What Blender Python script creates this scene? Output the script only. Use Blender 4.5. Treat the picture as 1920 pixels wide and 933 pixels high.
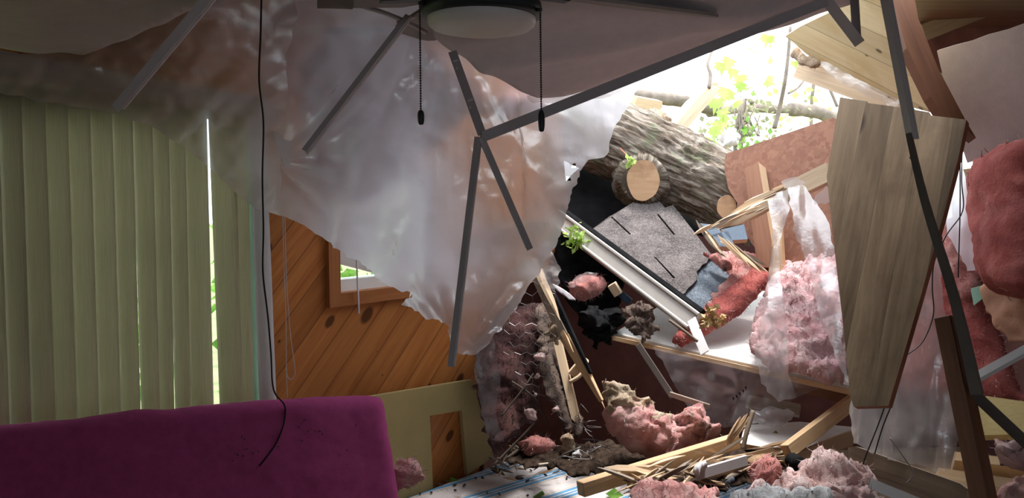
import bpy, bmesh, math, random
import numpy as np
from mathutils import Vector, Matrix, noise
from mathutils.geometry import tessellate_polygon

random.seed(7)
for o in list(bpy.data.objects):
    bpy.data.objects.remove(o)
S = bpy.context.scene
COL = S.collection

# ------------------------------------------------------------------ camera, light, exposure
W, H, F = 1920.0, 933.0, 1450.0
CAM_H, PITCH = 1.7, math.radians(4.5)
cam_d = bpy.data.cameras.new('camera'); cam = bpy.data.objects.new('camera', cam_d); COL.objects.link(cam)
cam_d.sensor_width = 36.0; cam_d.lens = 36.0 * F / W; cam_d.clip_start = 0.02; cam_d.clip_end = 200
cam.location = (0, 0, CAM_H); cam.rotation_euler = (math.pi / 2 - PITCH, 0, 0)
S.camera = cam
CAM = Vector((0, 0, CAM_H))
FWD = Vector((0, math.cos(PITCH), -math.sin(PITCH))); UP = Vector((0, math.sin(PITCH), math.cos(PITCH)))

SKY_STRENGTH, EXPOSURE, SUN_STRENGTH = 2.6, 0.75, 4.0
wd = bpy.data.worlds.new('sky'); S.world = wd; wd.use_nodes = True
bg = wd.node_tree.nodes['Background']; bg.inputs[0].default_value = (0.86, 0.93, 1.0, 1); bg.inputs[1].default_value = SKY_STRENGTH
S.view_settings.view_transform = 'Standard'; S.view_settings.look = 'None'
S.view_settings.exposure = EXPOSURE; S.view_settings.gamma = 1.0; S.view_settings.use_curve_mapping = False
sun_d = bpy.data.lights.new('sun', 'SUN'); sun = bpy.data.objects.new('sun', sun_d); COL.objects.link(sun)
sun_d.energy = SUN_STRENGTH; sun_d.angle = math.radians(14); sun_d.color = (1, 0.97, 0.92)
sun.rotation_euler = Vector((-0.12, -0.22, -1.0)).to_track_quat('-Z', 'Y').to_euler()
try:
    S.cycles.max_bounces = 10; S.cycles.transparent_max_bounces = 16
    S.cycles.sample_clamp_indirect = 6.0
except Exception:
    pass
def portal(name, loc, direction, sx, sy):
    l = bpy.data.lights.new(name, 'AREA'); l.shape = 'RECTANGLE'; l.size = sx; l.size_y = sy; l.energy = 1
    l.cycles.is_portal = True
    o = bpy.data.objects.new(name, l); COL.objects.link(o); o.location = loc
    o.rotation_euler = Vector(direction).to_track_quat('-Z', 'Y').to_euler()
portal('roof_hole_light', (0.9, 3.7, 2.6), (0, -0.15, -1), 3.6, 3.4)
portal('rear_fill_portal', (1.0, -2.62, 1.55), (0, 1, 0), 1.1, 0.9)  # portal for the unseen fill opening added behind the viewer

# ------------------------------------------------------------------ pixel <-> space
def P(px, py, d):
    """point seen at a pixel of the 1920x933 frame, d metres in front of the camera"""
    return CAM + FWD * d + Vector((1, 0, 0)) * ((px - W / 2) / F * d) + UP * ((H / 2 - py) / F * d)
def Z(px, py, z):
    """point where the line of sight meets the level z"""
    r = P(px, py, 1.0) - CAM
    return CAM + r * ((z - CAM_H) / r.z)
def wall_d(px): return 2.1 * 2300.0 / (2300.0 - px)
WA = P(0, 352, wall_d(0)); WB = P(900, 352, wall_d(900))
WDIR = Vector((WB.x - WA.x, WB.y - WA.y, 0)).normalized()          # along the patio-door wall
WN = Vector((WDIR.y, -WDIR.x, 0))                                   # into the room
WO = Vector((WA.x, WA.y, 0))
def wall_hit(px, py, off=0.0):
    r = P(px, py, 1.0) - CAM; p0 = WO + WN * off
    return CAM + r * ((p0 - CAM).dot(WN) / r.dot(WN))
def wall_sz(px, py, off=0.0):
    p = wall_hit(px, py, off); return ((p - WO).dot(WDIR), p.z)

class Surf:
    """surface through (pixel x, pixel y, distance) points: a plane for three, a smooth sheet for more"""
    def __init__(s, pts):
        a = np.array(pts, float); s.c = a[:, :2]; v = 1.0 / a[:, 2]; n = len(a); s.n = n
        if n == 3:
            s.k = np.linalg.solve(np.c_[np.ones(3), s.c], v)
        else:
            q = s.c / 300.0; K = s._phi(np.linalg.norm(q[:, None] - q[None], axis=2)) + np.eye(n) * 0.02
            Pm = np.c_[np.ones(n), q]
            A = np.block([[K, Pm], [Pm.T, np.zeros((3, 3))]])
            s.k = np.linalg.solve(A, np.r_[v, 0, 0, 0])
    @staticmethod
    def _phi(r):
        return np.where(r > 1e-9, r * r * np.log(np.maximum(r, 1e-9)), 0.0)
    def d(s, x, y):
        if s.n == 3: return 1.0 / (s.k[0] + s.k[1] * x + s.k[2] * y)
        q = np.array([x, y]) / 300.0
        r = np.linalg.norm(s.c / 300.0 - q, axis=1)
        return 1.0 / (float(s._phi(r) @ s.k[:s.n]) + s.k[-3] + s.k[-2] * q[0] + s.k[-1] * q[1])
    def p(s, x, y): return P(x, y, s.d(x, y))
    def normal(s, x, y):
        a, b, c = s.p(x, y), s.p(x + 4, y), s.p(x, y + 4)
        n = (b - a).cross(c - a).normalized()
        return n if n.dot(CAM - a) > 0 else -n

# ------------------------------------------------------------------ materials
def N(nt, t, **kw):
    n = nt.nodes.new(t)
    for k, v in kw.items(): setattr(n, k, v)
    return n
def new_mat(name):
    m = bpy.data.materials.new(name); m.use_nodes = True
    nt = m.node_tree; b = nt.nodes['Principled BSDF']; return m, nt, b
def ramp(nt, fac, stops):
    r = N(nt, 'ShaderNodeValToRGB'); e = r.color_ramp.elements
    while len(e) < len(stops): e.new(0.5)
    for i, (p, c) in enumerate(stops): e[i].position = p; e[i].color = (*c, 1)
    nt.links.new(fac, r.inputs[0]); return r.outputs[0]
def bump(nt, b, h, strength, dist):
    n = N(nt, 'ShaderNodeBump'); n.inputs['Strength'].default_value = strength; n.inputs['Distance'].default_value = dist
    nt.links.new(h, n.inputs['Height']); nt.links.new(n.outputs[0], b.inputs['Normal']); return n
def coords(nt, kind='Object', scale=(1, 1, 1), rot=0):
    t = N(nt, 'ShaderNodeTexCoord'); mp = N(nt, 'ShaderNodeMapping')
    nt.links.new(t.outputs[kind], mp.inputs[0]); mp.inputs['Scale'].default_value = scale; mp.inputs['Rotation'].default_value[2] = rot
    return mp.outputs[0]
def noise_tex(nt, vec, scale, detail=4, rough=0.6):
    n = N(nt, 'ShaderNodeTexNoise'); n.inputs['Scale'].default_value = scale; n.inputs['Detail'].default_value = detail
    n.inputs['Roughness'].default_value = rough; nt.links.new(vec, n.inputs['Vector']); return n
def math_node(nt, op, a, b=None, clamp=False):
    n = N(nt, 'ShaderNodeMath', operation=op); n.use_clamp = clamp
    for i, v in enumerate((a, b)):
        if v is None: continue
        if isinstance(v, (int, float)): n.inputs[i].default_value = v
        else: nt.links.new(v, n.inputs[i])
    return n.outputs[0]
def mix_col(nt, fac, a, b, mode='MIX'):
    n = N(nt, 'ShaderNodeMix', data_type='RGBA', blend_type=mode)
    for i, v in ((0, fac), (6, a), (7, b)):
        if isinstance(v, (int, float)): n.inputs[i].default_value = v
        elif isinstance(v, tuple): n.inputs[i].default_value = (*v, 1)
        else: nt.links.new(v, n.inputs[i])
    return n.outputs[2]

def plain(name, c, rough=0.6, var=0.15, scale=8, bump_s=0.2, metal=0.0, spec=0.3, coat=0):
    m, nt, b = new_mat(name)
    v = coords(nt); n = noise_tex(nt, v, scale)
    lo = tuple(x * (1 - var) for x in c); hi = tuple(min(1, x * (1 + var)) for x in c)
    nt.links.new(ramp(nt, n.outputs[0], [(0.3, lo), (0.7, hi)]), b.inputs['Base Color'])
    b.inputs['Roughness'].default_value = rough; b.inputs['Metallic'].default_value = metal; b.inputs['Specular IOR Level'].default_value = spec
    if bump_s: bump(nt, b, noise_tex(nt, v, scale * 12).outputs[0], bump_s, 0.004)
    return m
def wood(name, dark, light, board=0.0, rot=0.0, knots=0.0, rough=0.55, grain=60, stain=None, groove=0.015, kscale=5.0, tint=0.72):
    m, nt, b = new_mat(name)
    v = coords(nt, 'UV', rot=rot)
    sep = N(nt, 'ShaderNodeSeparateXYZ'); nt.links.new(v, sep.inputs[0])
    off = None
    if board:
        bi = math_node(nt, 'FLOOR', math_node(nt, 'DIVIDE', sep.outputs[1], board))
        wn = N(nt, 'ShaderNodeTexWhiteNoise', noise_dimensions='1D'); nt.links.new(bi, wn.inputs['W'])
        add = N(nt, 'ShaderNodeVectorMath', operation='ADD'); sc = N(nt, 'ShaderNodeVectorMath', operation='SCALE')
        nt.links.new(wn.outputs['Color'], sc.inputs[0]); sc.inputs['Scale'].default_value = 37.0
        nt.links.new(v, add.inputs[0]); nt.links.new(sc.outputs[0], add.inputs[1]); v2 = add.outputs[0]
    else:
        v2 = v
    st = N(nt, 'ShaderNodeMapping'); st.inputs['Scale'].default_value = (1.6, grain * 0.55, 1); nt.links.new(v2, st.inputs[0])
    n1 = noise_tex(nt, st.outputs[0], 1.0, 6, 0.65); n1.inputs['Distortion'].default_value = 0.6
    st2 = N(nt, 'ShaderNodeMapping'); st2.inputs['Scale'].default_value = (5, grain * 3, 1); nt.links.new(v2, st2.inputs[0])
    n2 = noise_tex(nt, st2.outputs[0], 1.0, 3)
    f = math_node(nt, 'ADD', math_node(nt, 'MULTIPLY', n1.outputs[0], 0.75), math_node(nt, 'MULTIPLY', n2.outputs[0], 0.25))
    c = ramp(nt, f, [(0.33, dark), (0.62, light)])
    if board:
        tint = ramp(nt, wn.outputs['Value'], [(0.0, (tint, tint * .97, tint * .94)), (1.0, (1.0, 1.0, 1.0))])
        c = mix_col(nt, 1.0, c, tint, 'MULTIPLY')
    if stain:
        n3 = noise_tex(nt, v, 3.5, 5); fac = ramp(nt, n3.outputs[0], [(0.5, (0, 0, 0)), (0.72, (1, 1, 1))])
        c = mix_col(nt, fac, c, stain)
    if knots:
        ks = N(nt, 'ShaderNodeMapping'); ks.inputs['Scale'].default_value = (0.75, 1.25, 1); nt.links.new(v2, ks.inputs[0])
        vo = N(nt, 'ShaderNodeTexVoronoi', voronoi_dimensions='2D'); vo.inputs['Scale'].default_value = kscale; nt.links.new(ks.outputs[0], vo.inputs['Vector'])
        sz = N(nt, 'ShaderNodeSeparateColor'); nt.links.new(vo.outputs['Color'], sz.inputs[0])
        r = math_node(nt, 'MULTIPLY', math_node(nt, 'SUBTRACT', sz.outputs[0], 1 - knots, True), 0.30 / max(knots, .01))
        k = math_node(nt, 'SUBTRACT', 1.0, math_node(nt, 'DIVIDE', vo.outputs['Distance'], math_node(nt, 'ADD', r, 0.001)), True)
        kk = ramp(nt, k, [(0.0, (0, 0, 0)), (0.35, (0.85, 0.85, 0.85))])
        c = mix_col(nt, kk, c, tuple(x * 0.12 for x in dark))
    hgt = n1.outputs[0]
    if board and groove:
        fr = math_node(nt, 'FRACT', math_node(nt, 'DIVIDE', sep.outputs[1], board))
        ed = math_node(nt, 'MINIMUM', fr, math_node(nt, 'SUBTRACT', 1.0, fr))
        g = math_node(nt, 'SUBTRACT', 1.0, math_node(nt, 'DIVIDE', ed, groove * 2), True)
        c = mix_col(nt, math_node(nt, 'MULTIPLY', g, 0.75), c, tuple(x * 0.35 for x in dark))
        hgt = math_node(nt, 'SUBTRACT', math_node(nt, 'MULTIPLY', hgt, 0.1), g)
    nt.links.new(c, b.inputs['Base Color']); b.inputs['Roughness'].default_value = rough; b.inputs['Specular IOR Level'].default_value = 0.3
    bump(nt, b, hgt, 0.35, 0.004)
    return m
def fluffy(name, lo, mid, hi, scale=14, dirt=None):
    m, nt, b = new_mat(name)
    v = coords(nt); n = noise_tex(nt, v, scale, 8, 0.7)
    c = ramp(nt, n.outputs[0], [(0.3, lo), (0.5, mid), (0.68, hi)])
    if dirt:
        n3 = noise_tex(nt, v, scale * 0.6, 8, 0.75); fac = ramp(nt, n3.outputs[0], [(0.54, (0, 0, 0)), (0.63, (1, 1, 1))])
        c = mix_col(nt, fac, c, dirt)
    nt.links.new(c, b.inputs['Base Color']); b.inputs['Roughness'].default_value = 0.95; b.inputs['Specular IOR Level'].default_value = 0.05
    b.inputs['Sheen Weight'].default_value = 0.12; b.inputs['Sheen Roughness'].default_value = 0.6
    b.inputs['Subsurface Weight'].default_value = 0.15; b.inputs['Subsurface Radius'].default_value = (0.03, 0.012, 0.012); b.inputs['Subsurface Scale'].default_value = 0.5
    bump(nt, b, noise_tex(nt, v, scale * 4, 8, 0.75).outputs[0], 0.9, 0.02)
    return m
def film(name, clear, col=(0.86, 0.9, 0.95), trans=0.6, gloss=0.12, wr=6, blur=0.0):
    m, nt, b = new_mat(name); nt.nodes.remove(b)
    out = nt.nodes['Material Output']
    v = coords(nt); n = noise_tex(nt, v, wr, 6, 0.6)
    bp = N(nt, 'ShaderNodeBump'); bp.inputs['Strength'].default_value = 0.4; bp.inputs['Distance'].default_value = 0.02; nt.links.new(n.outputs[0], bp.inputs['Height'])
    tl = N(nt, 'ShaderNodeBsdfTranslucent'); tl.inputs[0].default_value = (*col, 1)
    df = N(nt, 'ShaderNodeBsdfDiffuse'); df.inputs[0].default_value = (*col, 1)
    tr = N(nt, 'ShaderNodeBsdfTransparent'); tr.inputs[0].default_value = (0.97, 0.97, 0.98, 1)
    gl = N(nt, 'ShaderNodeBsdfGlossy'); gl.inputs['Roughness'].default_value = 0.28; gl.inputs[0].default_value = (1, 1, 1, 1)
    for s_ in (tl, df, gl): nt.links.new(bp.outputs[0], s_.inputs['Normal'])
    def mx(fac, a, c):
        x = N(nt, 'ShaderNodeMixShader'); nt.links.new(a.outputs[0], x.inputs[1]); nt.links.new(c.outputs[0], x.inputs[2])
        if isinstance(fac, (int, float)): x.inputs[0].default_value = fac
        else: nt.links.new(fac, x.inputs[0])
        return x
    if blur:
        rf = N(nt, 'ShaderNodeBsdfRefraction'); rf.inputs['IOR'].default_value = 1.10; rf.inputs['Roughness'].default_value = 0.75; rf.inputs[0].default_value = (0.95, 0.95, 0.97, 1)
        tr = mx(blur, tr, rf)
    a = mx(trans, df, tl); cl = noise_tex(nt, v, 2.5, 4)
    fac = ramp(nt, cl.outputs[0], [(0.3, (clear * 0.6,) * 3), (0.7, (min(1, clear * 1.4),) * 3)])
    c = mx(fac, a, tr); g = mx(gloss, c, gl)
    nt.links.new(g.outputs[0], out.inputs[0]); return m
def glass_mat(name):
    m, nt, b = new_mat(name); nt.nodes.remove(b); out = nt.nodes['Material Output']
    tr = N(nt, 'ShaderNodeBsdfTransparent'); tr.inputs[0].default_value = (0.93, 0.97, 0.95, 1)
    gl = N(nt, 'ShaderNodeBsdfGlossy'); gl.inputs['Roughness'].default_value = 0.02
    fr = N(nt, 'ShaderNodeFresnel'); fr.inputs[0].default_value = 1.45
    x = N(nt, 'ShaderNodeMixShader'); nt.links.new(fr.outputs[0], x.inputs[0]); nt.links.new(tr.outputs[0], x.inputs[1]); nt.links.new(gl.outputs[0], x.inputs[2])
    nt.links.new(x.outputs[0], out.inputs[0]); return m
def leafy(name, c1, c2, trans=0.5):
    m, nt, b = new_mat(name); nt.nodes.remove(b); out = nt.nodes['Material Output']
    v = coords(nt); n = noise_tex(nt, v, 9, 3); c = ramp(nt, n.outputs[0], [(0.35, c1), (0.65, c2)])
    tl = N(nt, 'ShaderNodeBsdfTranslucent'); df = N(nt, 'ShaderNodeBsdfDiffuse'); x = N(nt, 'ShaderNodeMixShader'); x.inputs[0].default_value = trans
    nt.links.new(c, tl.inputs[0]); nt.links.new(c, df.inputs[0]); nt.links.new(df.outputs[0], x.inputs[1]); nt.links.new(tl.outputs[0], x.inputs[2])
    nt.links.new(x.outputs[0], out.inputs[0]); return m
def fabric_slat(name, col):
    m, nt, b = new_mat(name); nt.nodes.remove(b); out = nt.nodes['Material Output']
    v = coords(nt, 'UV'); st = N(nt, 'ShaderNodeMapping'); st.inputs['Scale'].default_value = (7, 420, 1); nt.links.new(v, st.inputs[0])
    n = noise_tex(nt, st.outputs[0], 1, 4, 0.7)
    c = ramp(nt, n.outputs[0], [(0.25, tuple(x * 0.75 for x in col)), (0.6, col)])
    tl = N(nt, 'ShaderNodeBsdfTranslucent'); df = N(nt, 'ShaderNodeBsdfDiffuse'); x = N(nt, 'ShaderNodeMixShader'); x.inputs[0].default_value = 0.5
    nt.links.new(c, tl.inputs[0]); nt.links.new(c, df.inputs[0]); nt.links.new(df.outputs[0], x.inputs[1]); nt.links.new(tl.outputs[0], x.inputs[2])
    nt.links.new(x.outputs[0], out.inputs[0]); return m
def shingle_mat(name, c1, c2, c3):
    m, nt, b = new_mat(name); v = coords(nt)
    vo = N(nt, 'ShaderNodeTexVoronoi'); vo.inputs['Scale'].default_value = 210; nt.links.new(v, vo.inputs['Vector'])
    sp = N(nt, 'ShaderNodeSeparateColor'); nt.links.new(vo.outputs['Color'], sp.inputs[0])
    c = ramp(nt, sp.outputs[0], [(0.0, c1), (0.5, c2), (1.0, c3)])
    n = noise_tex(nt, v, 9, 6); c = mix_col(nt, 0.45, c, ramp(nt, n.outputs[0], [(0.3, c1), (0.7, c3)]))
    nt.links.new(c, b.inputs['Base Color']); b.inputs['Roughness'].default_value = 0.9; b.inputs['Specular IOR Level'].default_value = 0.1
    bump(nt, b, vo.outputs['Distance'], 0.6, 0.003); return m
def bark_mat():
    m, nt, b = new_mat('bark'); v = coords(nt, 'UV', (5, 34, 1)); n = noise_tex(nt, v, 1.0, 8, 0.7); n.inputs['Distortion'].default_value = 1.2
    w2 = coords(nt); mo = noise_tex(nt, w2, 9, 6)
    c = ramp(nt, n.outputs[0], [(0.34, (0.035, 0.027, 0.02)), (0.48, (0.20, 0.155, 0.12)), (0.64, (0.48, 0.43, 0.37))])
    c = mix_col(nt, ramp(nt, mo.outputs[0], [(0.52, (0, 0, 0)), (0.66, (0.7, 0.7, 0.7))]), c, (0.16, 0.19, 0.11))
    nt.links.new(c, b.inputs['Base Color']); b.inputs['Roughness'].default_value = 0.95; b.inputs['Specular IOR Level'].default_value = 0.1
    bump(nt, b, n.outputs[0], 1.0, 0.03); return m
def osb_mat():
    m, nt, b = new_mat('strand_board'); v = coords(nt, 'UV')
    vo = N(nt, 'ShaderNodeTexVoronoi'); vo.inputs['Scale'].default_value = 48; vo.inputs['Randomness'].default_value = 1
    n0 = noise_tex(nt, v, 14, 3); ad = N(nt, 'ShaderNodeVectorMath', operation='ADD'); sc = N(nt, 'ShaderNodeVectorMath', operation='SCALE'); sc.inputs['Scale'].default_value = 0.09
    nt.links.new(n0.outputs['Color'], sc.inputs[0]); nt.links.new(v, ad.inputs[0]); nt.links.new(sc.outputs[0], ad.inputs[1]); nt.links.new(ad.outputs[0], vo.inputs['Vector'])
    sp = N(nt, 'ShaderNodeSeparateColor'); nt.links.new(vo.outputs['Color'], sp.inputs[0])
    c = ramp(nt, sp.outputs[0], [(0, (0.23, 0.10, 0.065)), (0.5, (0.27, 0.125, 0.08)), (1, (0.32, 0.155, 0.10))])
    dk = noise_tex(nt, v, 7, 7, 0.75); c = mix_col(nt, ramp(nt, dk.outputs[0], [(0.58, (0, 0, 0)), (0.72, (0.35, 0.35, 0.35))]), c, (0.16, 0.07, 0.04))
    nt.links.new(c, b.inputs['Base Color']); b.inputs['Roughness'].default_value = 0.8; bump(nt, b, sp.outputs[0], 0.3, 0.002); return m
def ticking_mat(direc):
    m, nt, b = new_mat('mattress_ticking'); v = coords(nt, 'UV'); sep = N(nt, 'ShaderNodeSeparateXYZ'); nt.links.new(v, sep.inputs[0])
    fr = math_node(nt, 'FRACT', math_node(nt, 'DIVIDE', sep.outputs[1], 0.20))
    r = ramp(nt, fr, [(0.0, (0.60, 0.55, 0.55)), (0.99, (0.60, 0.55, 0.55))])
    rr = r.node.color_ramp; rr.interpolation = 'CONSTANT'
    base = (0.62, 0.56, 0.55); blue = (0.10, 0.27, 0.45); tan = (0.45, 0.33, 0.22)
    seq = [(0.0, base), (0.30, tan), (0.325, base), (0.36, blue), (0.46, base), (0.50, blue), (0.56, base), (0.60, blue), (0.70, base), (0.735, tan), (0.76, base)]
    el = rr.elements
    while len(el) < len(seq): el.new(0.5)
    for i, (p, c) in enumerate(seq): el[i].position = p
    for i, (p, c) in enumerate(seq): el[i].color = (*c, 1)
    n = noise_tex(nt, v, 7, 8, 0.75); c = mix_col(nt, ramp(nt, n.outputs[0], [(0.53, (0, 0, 0)), (0.66, (0.85, 0.85, 0.85))]), r, (0.10, 0.075, 0.06))
    nt.links.new(c, b.inputs['Base Color']); b.inputs['Roughness'].default_value = 0.9; bump(nt, b, n.outputs[0], 0.3, 0.01); return m

M = {}
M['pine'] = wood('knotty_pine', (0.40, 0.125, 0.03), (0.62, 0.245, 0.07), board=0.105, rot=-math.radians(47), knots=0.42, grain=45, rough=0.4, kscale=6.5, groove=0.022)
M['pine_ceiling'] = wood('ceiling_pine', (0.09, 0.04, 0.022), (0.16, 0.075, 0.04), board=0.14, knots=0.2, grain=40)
M['casing'] = wood('casing_wood', (0.30, 0.10, 0.03), (0.42, 0.165, 0.06), grain=50, rough=0.4)
M['lumber'] = wood('fir_lumber', (0.50, 0.31, 0.16), (0.70, 0.49, 0.29), knots=0.15, grain=55)
M['pale_lumber'] = wood('pale_lumber', (0.52, 0.36, 0.22), (0.72, 0.56, 0.39), grain=60)
M['grey_lumber'] = wood('grey_lumber', (0.22, 0.17, 0.13), (0.45, 0.37, 0.29), grain=70)
M['brown_lumber'] = wood('brown_lumber', (0.12, 0.045, 0.022), (0.21, 0.085, 0.042), grain=50)
M['dark_lumber'] = wood('dark_lumber', (0.10, 0.07, 0.05), (0.20, 0.145, 0.10), grain=50)
M['yellow_board'] = wood('yellow_roof_board', (0.74, 0.58, 0.30), (0.88, 0.75, 0.46), board=0.14, knots=0.35, grain=40, stain=(0.56, 0.40, 0.18), groove=0.012, kscale=9)
M['plank'] = wood('glued_plank', (0.17, 0.11, 0.062), (0.43, 0.31, 0.20), board=0.085, rot=math.radians(5), knots=0.10, grain=26, stain=(0.15, 0.095, 0.06), groove=0.004, kscale=5, tint=0.55)
M['plank_edge'] = wood('plank_edge', (0.26, 0.08, 0.04), (0.36, 0.13, 0.07), grain=60)
M['cream'] = plain('cream_ply', (0.36, 0.27, 0.115), 0.6, 0.12, 4, 0.1)
M['osb'] = osb_mat()
M['stud'] = wood('reddish_stud', (0.26, 0.12, 0.07), (0.40, 0.20, 0.125), grain=45)
M['bark'] = bark_mat()
M['cut_wood'] = wood('cut_wood', (0.50, 0.29, 0.16), (0.68, 0.46, 0.28), grain=40, stain=(0.30, 0.17, 0.10))
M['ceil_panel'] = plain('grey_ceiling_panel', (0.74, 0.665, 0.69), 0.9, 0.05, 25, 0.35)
M['ceil_panel_shade_left'] = plain('shaded_left_ceiling_panel', (0.50, 0.415, 0.40), 0.9, 0.05, 25, 0.35)  # panel grey darkened: shade on the left panel put into the colour
M['ceil_panel_shade_right'] = plain('shaded_right_ceiling_panel', (0.40, 0.33, 0.315), 0.9, 0.05, 25, 0.35)  # same panel grey, darker still: shade on the right panel painted in
M['metal'] = plain('painted_grid_metal', (0.62, 0.57, 0.58), 0.45, 0.06, 6, 0.0, spec=0.5)
M['metal_dark'] = plain('bare_grid_metal', (0.46, 0.42, 0.44), 0.5, 0.12, 6, 0.0, spec=0.4)
M['metal_shaded_grimy'] = plain('shaded_grimy_grid_metal', (0.13, 0.11, 0.10), 0.6, 0.2, 6, 0.0, spec=0.3)  # dirt, plus shade put into the colour of the grid metal
M['metal_white'] = plain('white_grid_metal', (0.74, 0.72, 0.74), 0.4, 0.05, 6, 0.0, spec=0.5)
M['black_metal'] = plain('black_fan_metal', (0.028, 0.034, 0.038), 0.4, 0.1, 6, 0.0)
M['opal'] = plain('opal_glass', (0.78, 0.74, 0.74), 0.45, 0.02, 5, 0.0, spec=0.25)
M['blade'] = plain('fan_blade_wood', (0.32, 0.27, 0.25), 0.5, 0.2, 5, 0.1)
M['slat'] = fabric_slat('vertical_blind_fabric', (0.66, 0.61, 0.47))
M['slat_white'] = fabric_slat('pale_blind_fabric', (0.74, 0.68, 0.70))
M['valance'] = plain('valance_vinyl', (0.50, 0.43, 0.37), 0.7, 0.08, 20, 0.2)
M['white_paint'] = plain('white_paint', (0.80, 0.78, 0.76), 0.5, 0.05, 8, 0.1)
M['dull_white'] = plain('dull_white_board', (0.80, 0.765, 0.73), 0.75, 0.07, 10, 0.25)
M['vinyl_green'] = plain('pale_green_vinyl', (0.36, 0.62, 0.48), 0.5, 0.05, 8, 0.0)
M['magenta'] = plain('magenta_cotton', (0.37, 0.062, 0.185), 0.9, 0.10, 40, 0.35, spec=0.1)
M['pink'] = fluffy('pink_fibreglass', (0.60, 0.20, 0.19), (0.80, 0.40, 0.38), (0.91, 0.66, 0.62))
M['pink_bright'] = fluffy('bright_pink_fibreglass', (0.72, 0.30, 0.32), (0.88, 0.54, 0.55), (0.95, 0.76, 0.75), 16)
M['pink_dirty'] = fluffy('dirty_pink_fibreglass', (0.45, 0.13, 0.12), (0.70, 0.30, 0.27), (0.82, 0.52, 0.47), 12, dirt=(0.12, 0.08, 0.065))
M['pink_deep'] = fluffy('deep_pink_fibreglass', (0.28, 0.05, 0.045), (0.42, 0.095, 0.08), (0.56, 0.19, 0.17), 7)
M['pink_pale'] = fluffy('pale_pink_fibreglass', (0.72, 0.42, 0.40), (0.83, 0.60, 0.58), (0.92, 0.80, 0.78), 12)
M['maroon_wool'] = fluffy('shaded_maroon_fibreglass', (0.03, 0.011, 0.010), (0.085, 0.028, 0.026), (0.17, 0.07, 0.06), 10)  # darkened red: shade of the corner put into the colour
M['tan_wool'] = fluffy('aged_tan_fibreglass', (0.34, 0.22, 0.14), (0.60, 0.45, 0.31), (0.78, 0.66, 0.50), 16)
M['brown_wool'] = fluffy('shaded_dusty_brown_fibreglass', (0.06, 0.04, 0.03), (0.13, 0.085, 0.065), (0.23, 0.155, 0.12), 14)  # dusty brown, with corner shade also put into its darker tones
M['white_wool'] = fluffy('white_fibreglass', (0.60, 0.60, 0.62), (0.78, 0.78, 0.80), (0.9, 0.9, 0.92), 14)
M['litter'] = plain('leaf_litter', (0.045, 0.03, 0.022), 0.95, 0.8, 45, 1.0, spec=0.05)
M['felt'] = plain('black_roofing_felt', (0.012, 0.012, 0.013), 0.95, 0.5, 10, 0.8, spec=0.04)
M['shingle'] = shingle_mat('brown_grey_shingle', (0.03, 0.026, 0.026), (0.10, 0.085, 0.082), (0.23, 0.20, 0.195))
M['shingle_blue'] = shingle_mat('blue_grey_shingle', (0.035, 0.045, 0.06), (0.10, 0.125, 0.155), (0.22, 0.25, 0.29))
M['gutter'] = plain('cream_gutter_metal', (0.42, 0.39, 0.365), 0.45, 0.12, 6, 0.1, spec=0.4)
M['blue_paint'] = plain('flaking_blue_paint', (0.025, 0.052, 0.09), 0.6, 0.3, 12, 0.4)
M['film'] = film('hazy_plastic_film', 0.52, (0.88, 0.91, 1.0), trans=0.88, gloss=0.12, wr=5, blur=0.75)
M['film_thin'] = film('thin_plastic_film', 0.60, (0.56, 0.47, 0.42), blur=0.3)  # browner and darker tint than the main film
M['film_clear'] = film('clear_plastic_film', 0.80, (0.9, 0.88, 0.9), gloss=0.16, wr=7)
M['film_dark'] = film('dark_clear_film', 0.92, (0.40, 0.37, 0.40), gloss=0.07, wr=8)  # darker tint and clearer than the clear film
M['glass'] = glass_mat('window_glass')
M['leaf'] = leafy('maple_leaf', (0.30, 0.46, 0.10), (0.50, 0.66, 0.22))
M['brush'] = leafy('dry_brush', (0.22, 0.24, 0.13), (0.42, 0.40, 0.26), 0.3)
M['leaf_dark'] = leafy('shrub_leaf', (0.10, 0.24, 0.04), (0.30, 0.50, 0.12))
M['grass'] = plain('lawn_grass', (0.20, 0.21, 0.10), 0.95, 0.3, 6, 0.6)
M['shaded_branch'] = plain('shaded_branch_bark', (0.09, 0.07, 0.055), 0.9, 0.3, 14, 0.7)  # darker copy of the branch bark, with corner shade painted in
M['branch'] = plain('grey_branch_bark', (0.20, 0.165, 0.135), 0.9, 0.3, 14, 0.7)
M['cord'] = plain('black_cord', (0.012, 0.011, 0.012), 0.5, 0.1, 10, 0.0)
M['wire'] = plain('galvanised_wire', (0.22, 0.20, 0.20), 0.4, 0.1, 10, 0.0, metal=0.5)
M['kraft'] = plain('kraft_paper', (0.36, 0.19, 0.12), 0.85, 0.25, 9, 0.4)
M['foam'] = plain('yellow_foam', (0.62, 0.49, 0.22), 0.9, 0.1, 8, 0.4)
M['drywall_dark'] = plain('dark_red_paint', (0.115, 0.045, 0.038), 0.85, 0.25, 6, 0.2)
M['floor'] = wood('floor_boards', (0.15, 0.10, 0.07), (0.26, 0.18, 0.12), board=0.1)
M['wall_plain'] = plain('plaster_paint', (0.52, 0.47, 0.44), 0.9, 0.05, 6, 0.1)
M['cone'] = plain('straw_tan', (0.62, 0.46, 0.24), 0.9, 0.25, 20, 0.5)
M['bit'] = plain('dark_bark_bit', (0.05, 0.035, 0.04), 0.9, 0.3, 20, 0.4)
M['straw'] = wood('splintered_softwood', (0.40, 0.24, 0.13), (0.66, 0.47, 0.30), grain=80)

FIB = {'deep_pink_fibreglass': 'pink', 'shaded_maroon_fibreglass': 'maroon_wool', 'shaded_dusty_brown_fibreglass': 'brown_wool', 'aged_tan_fibreglass': 'tan_wool', 'white_fibreglass': 'white_wool', 'dirty_pink_fibreglass': 'pink'}
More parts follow.
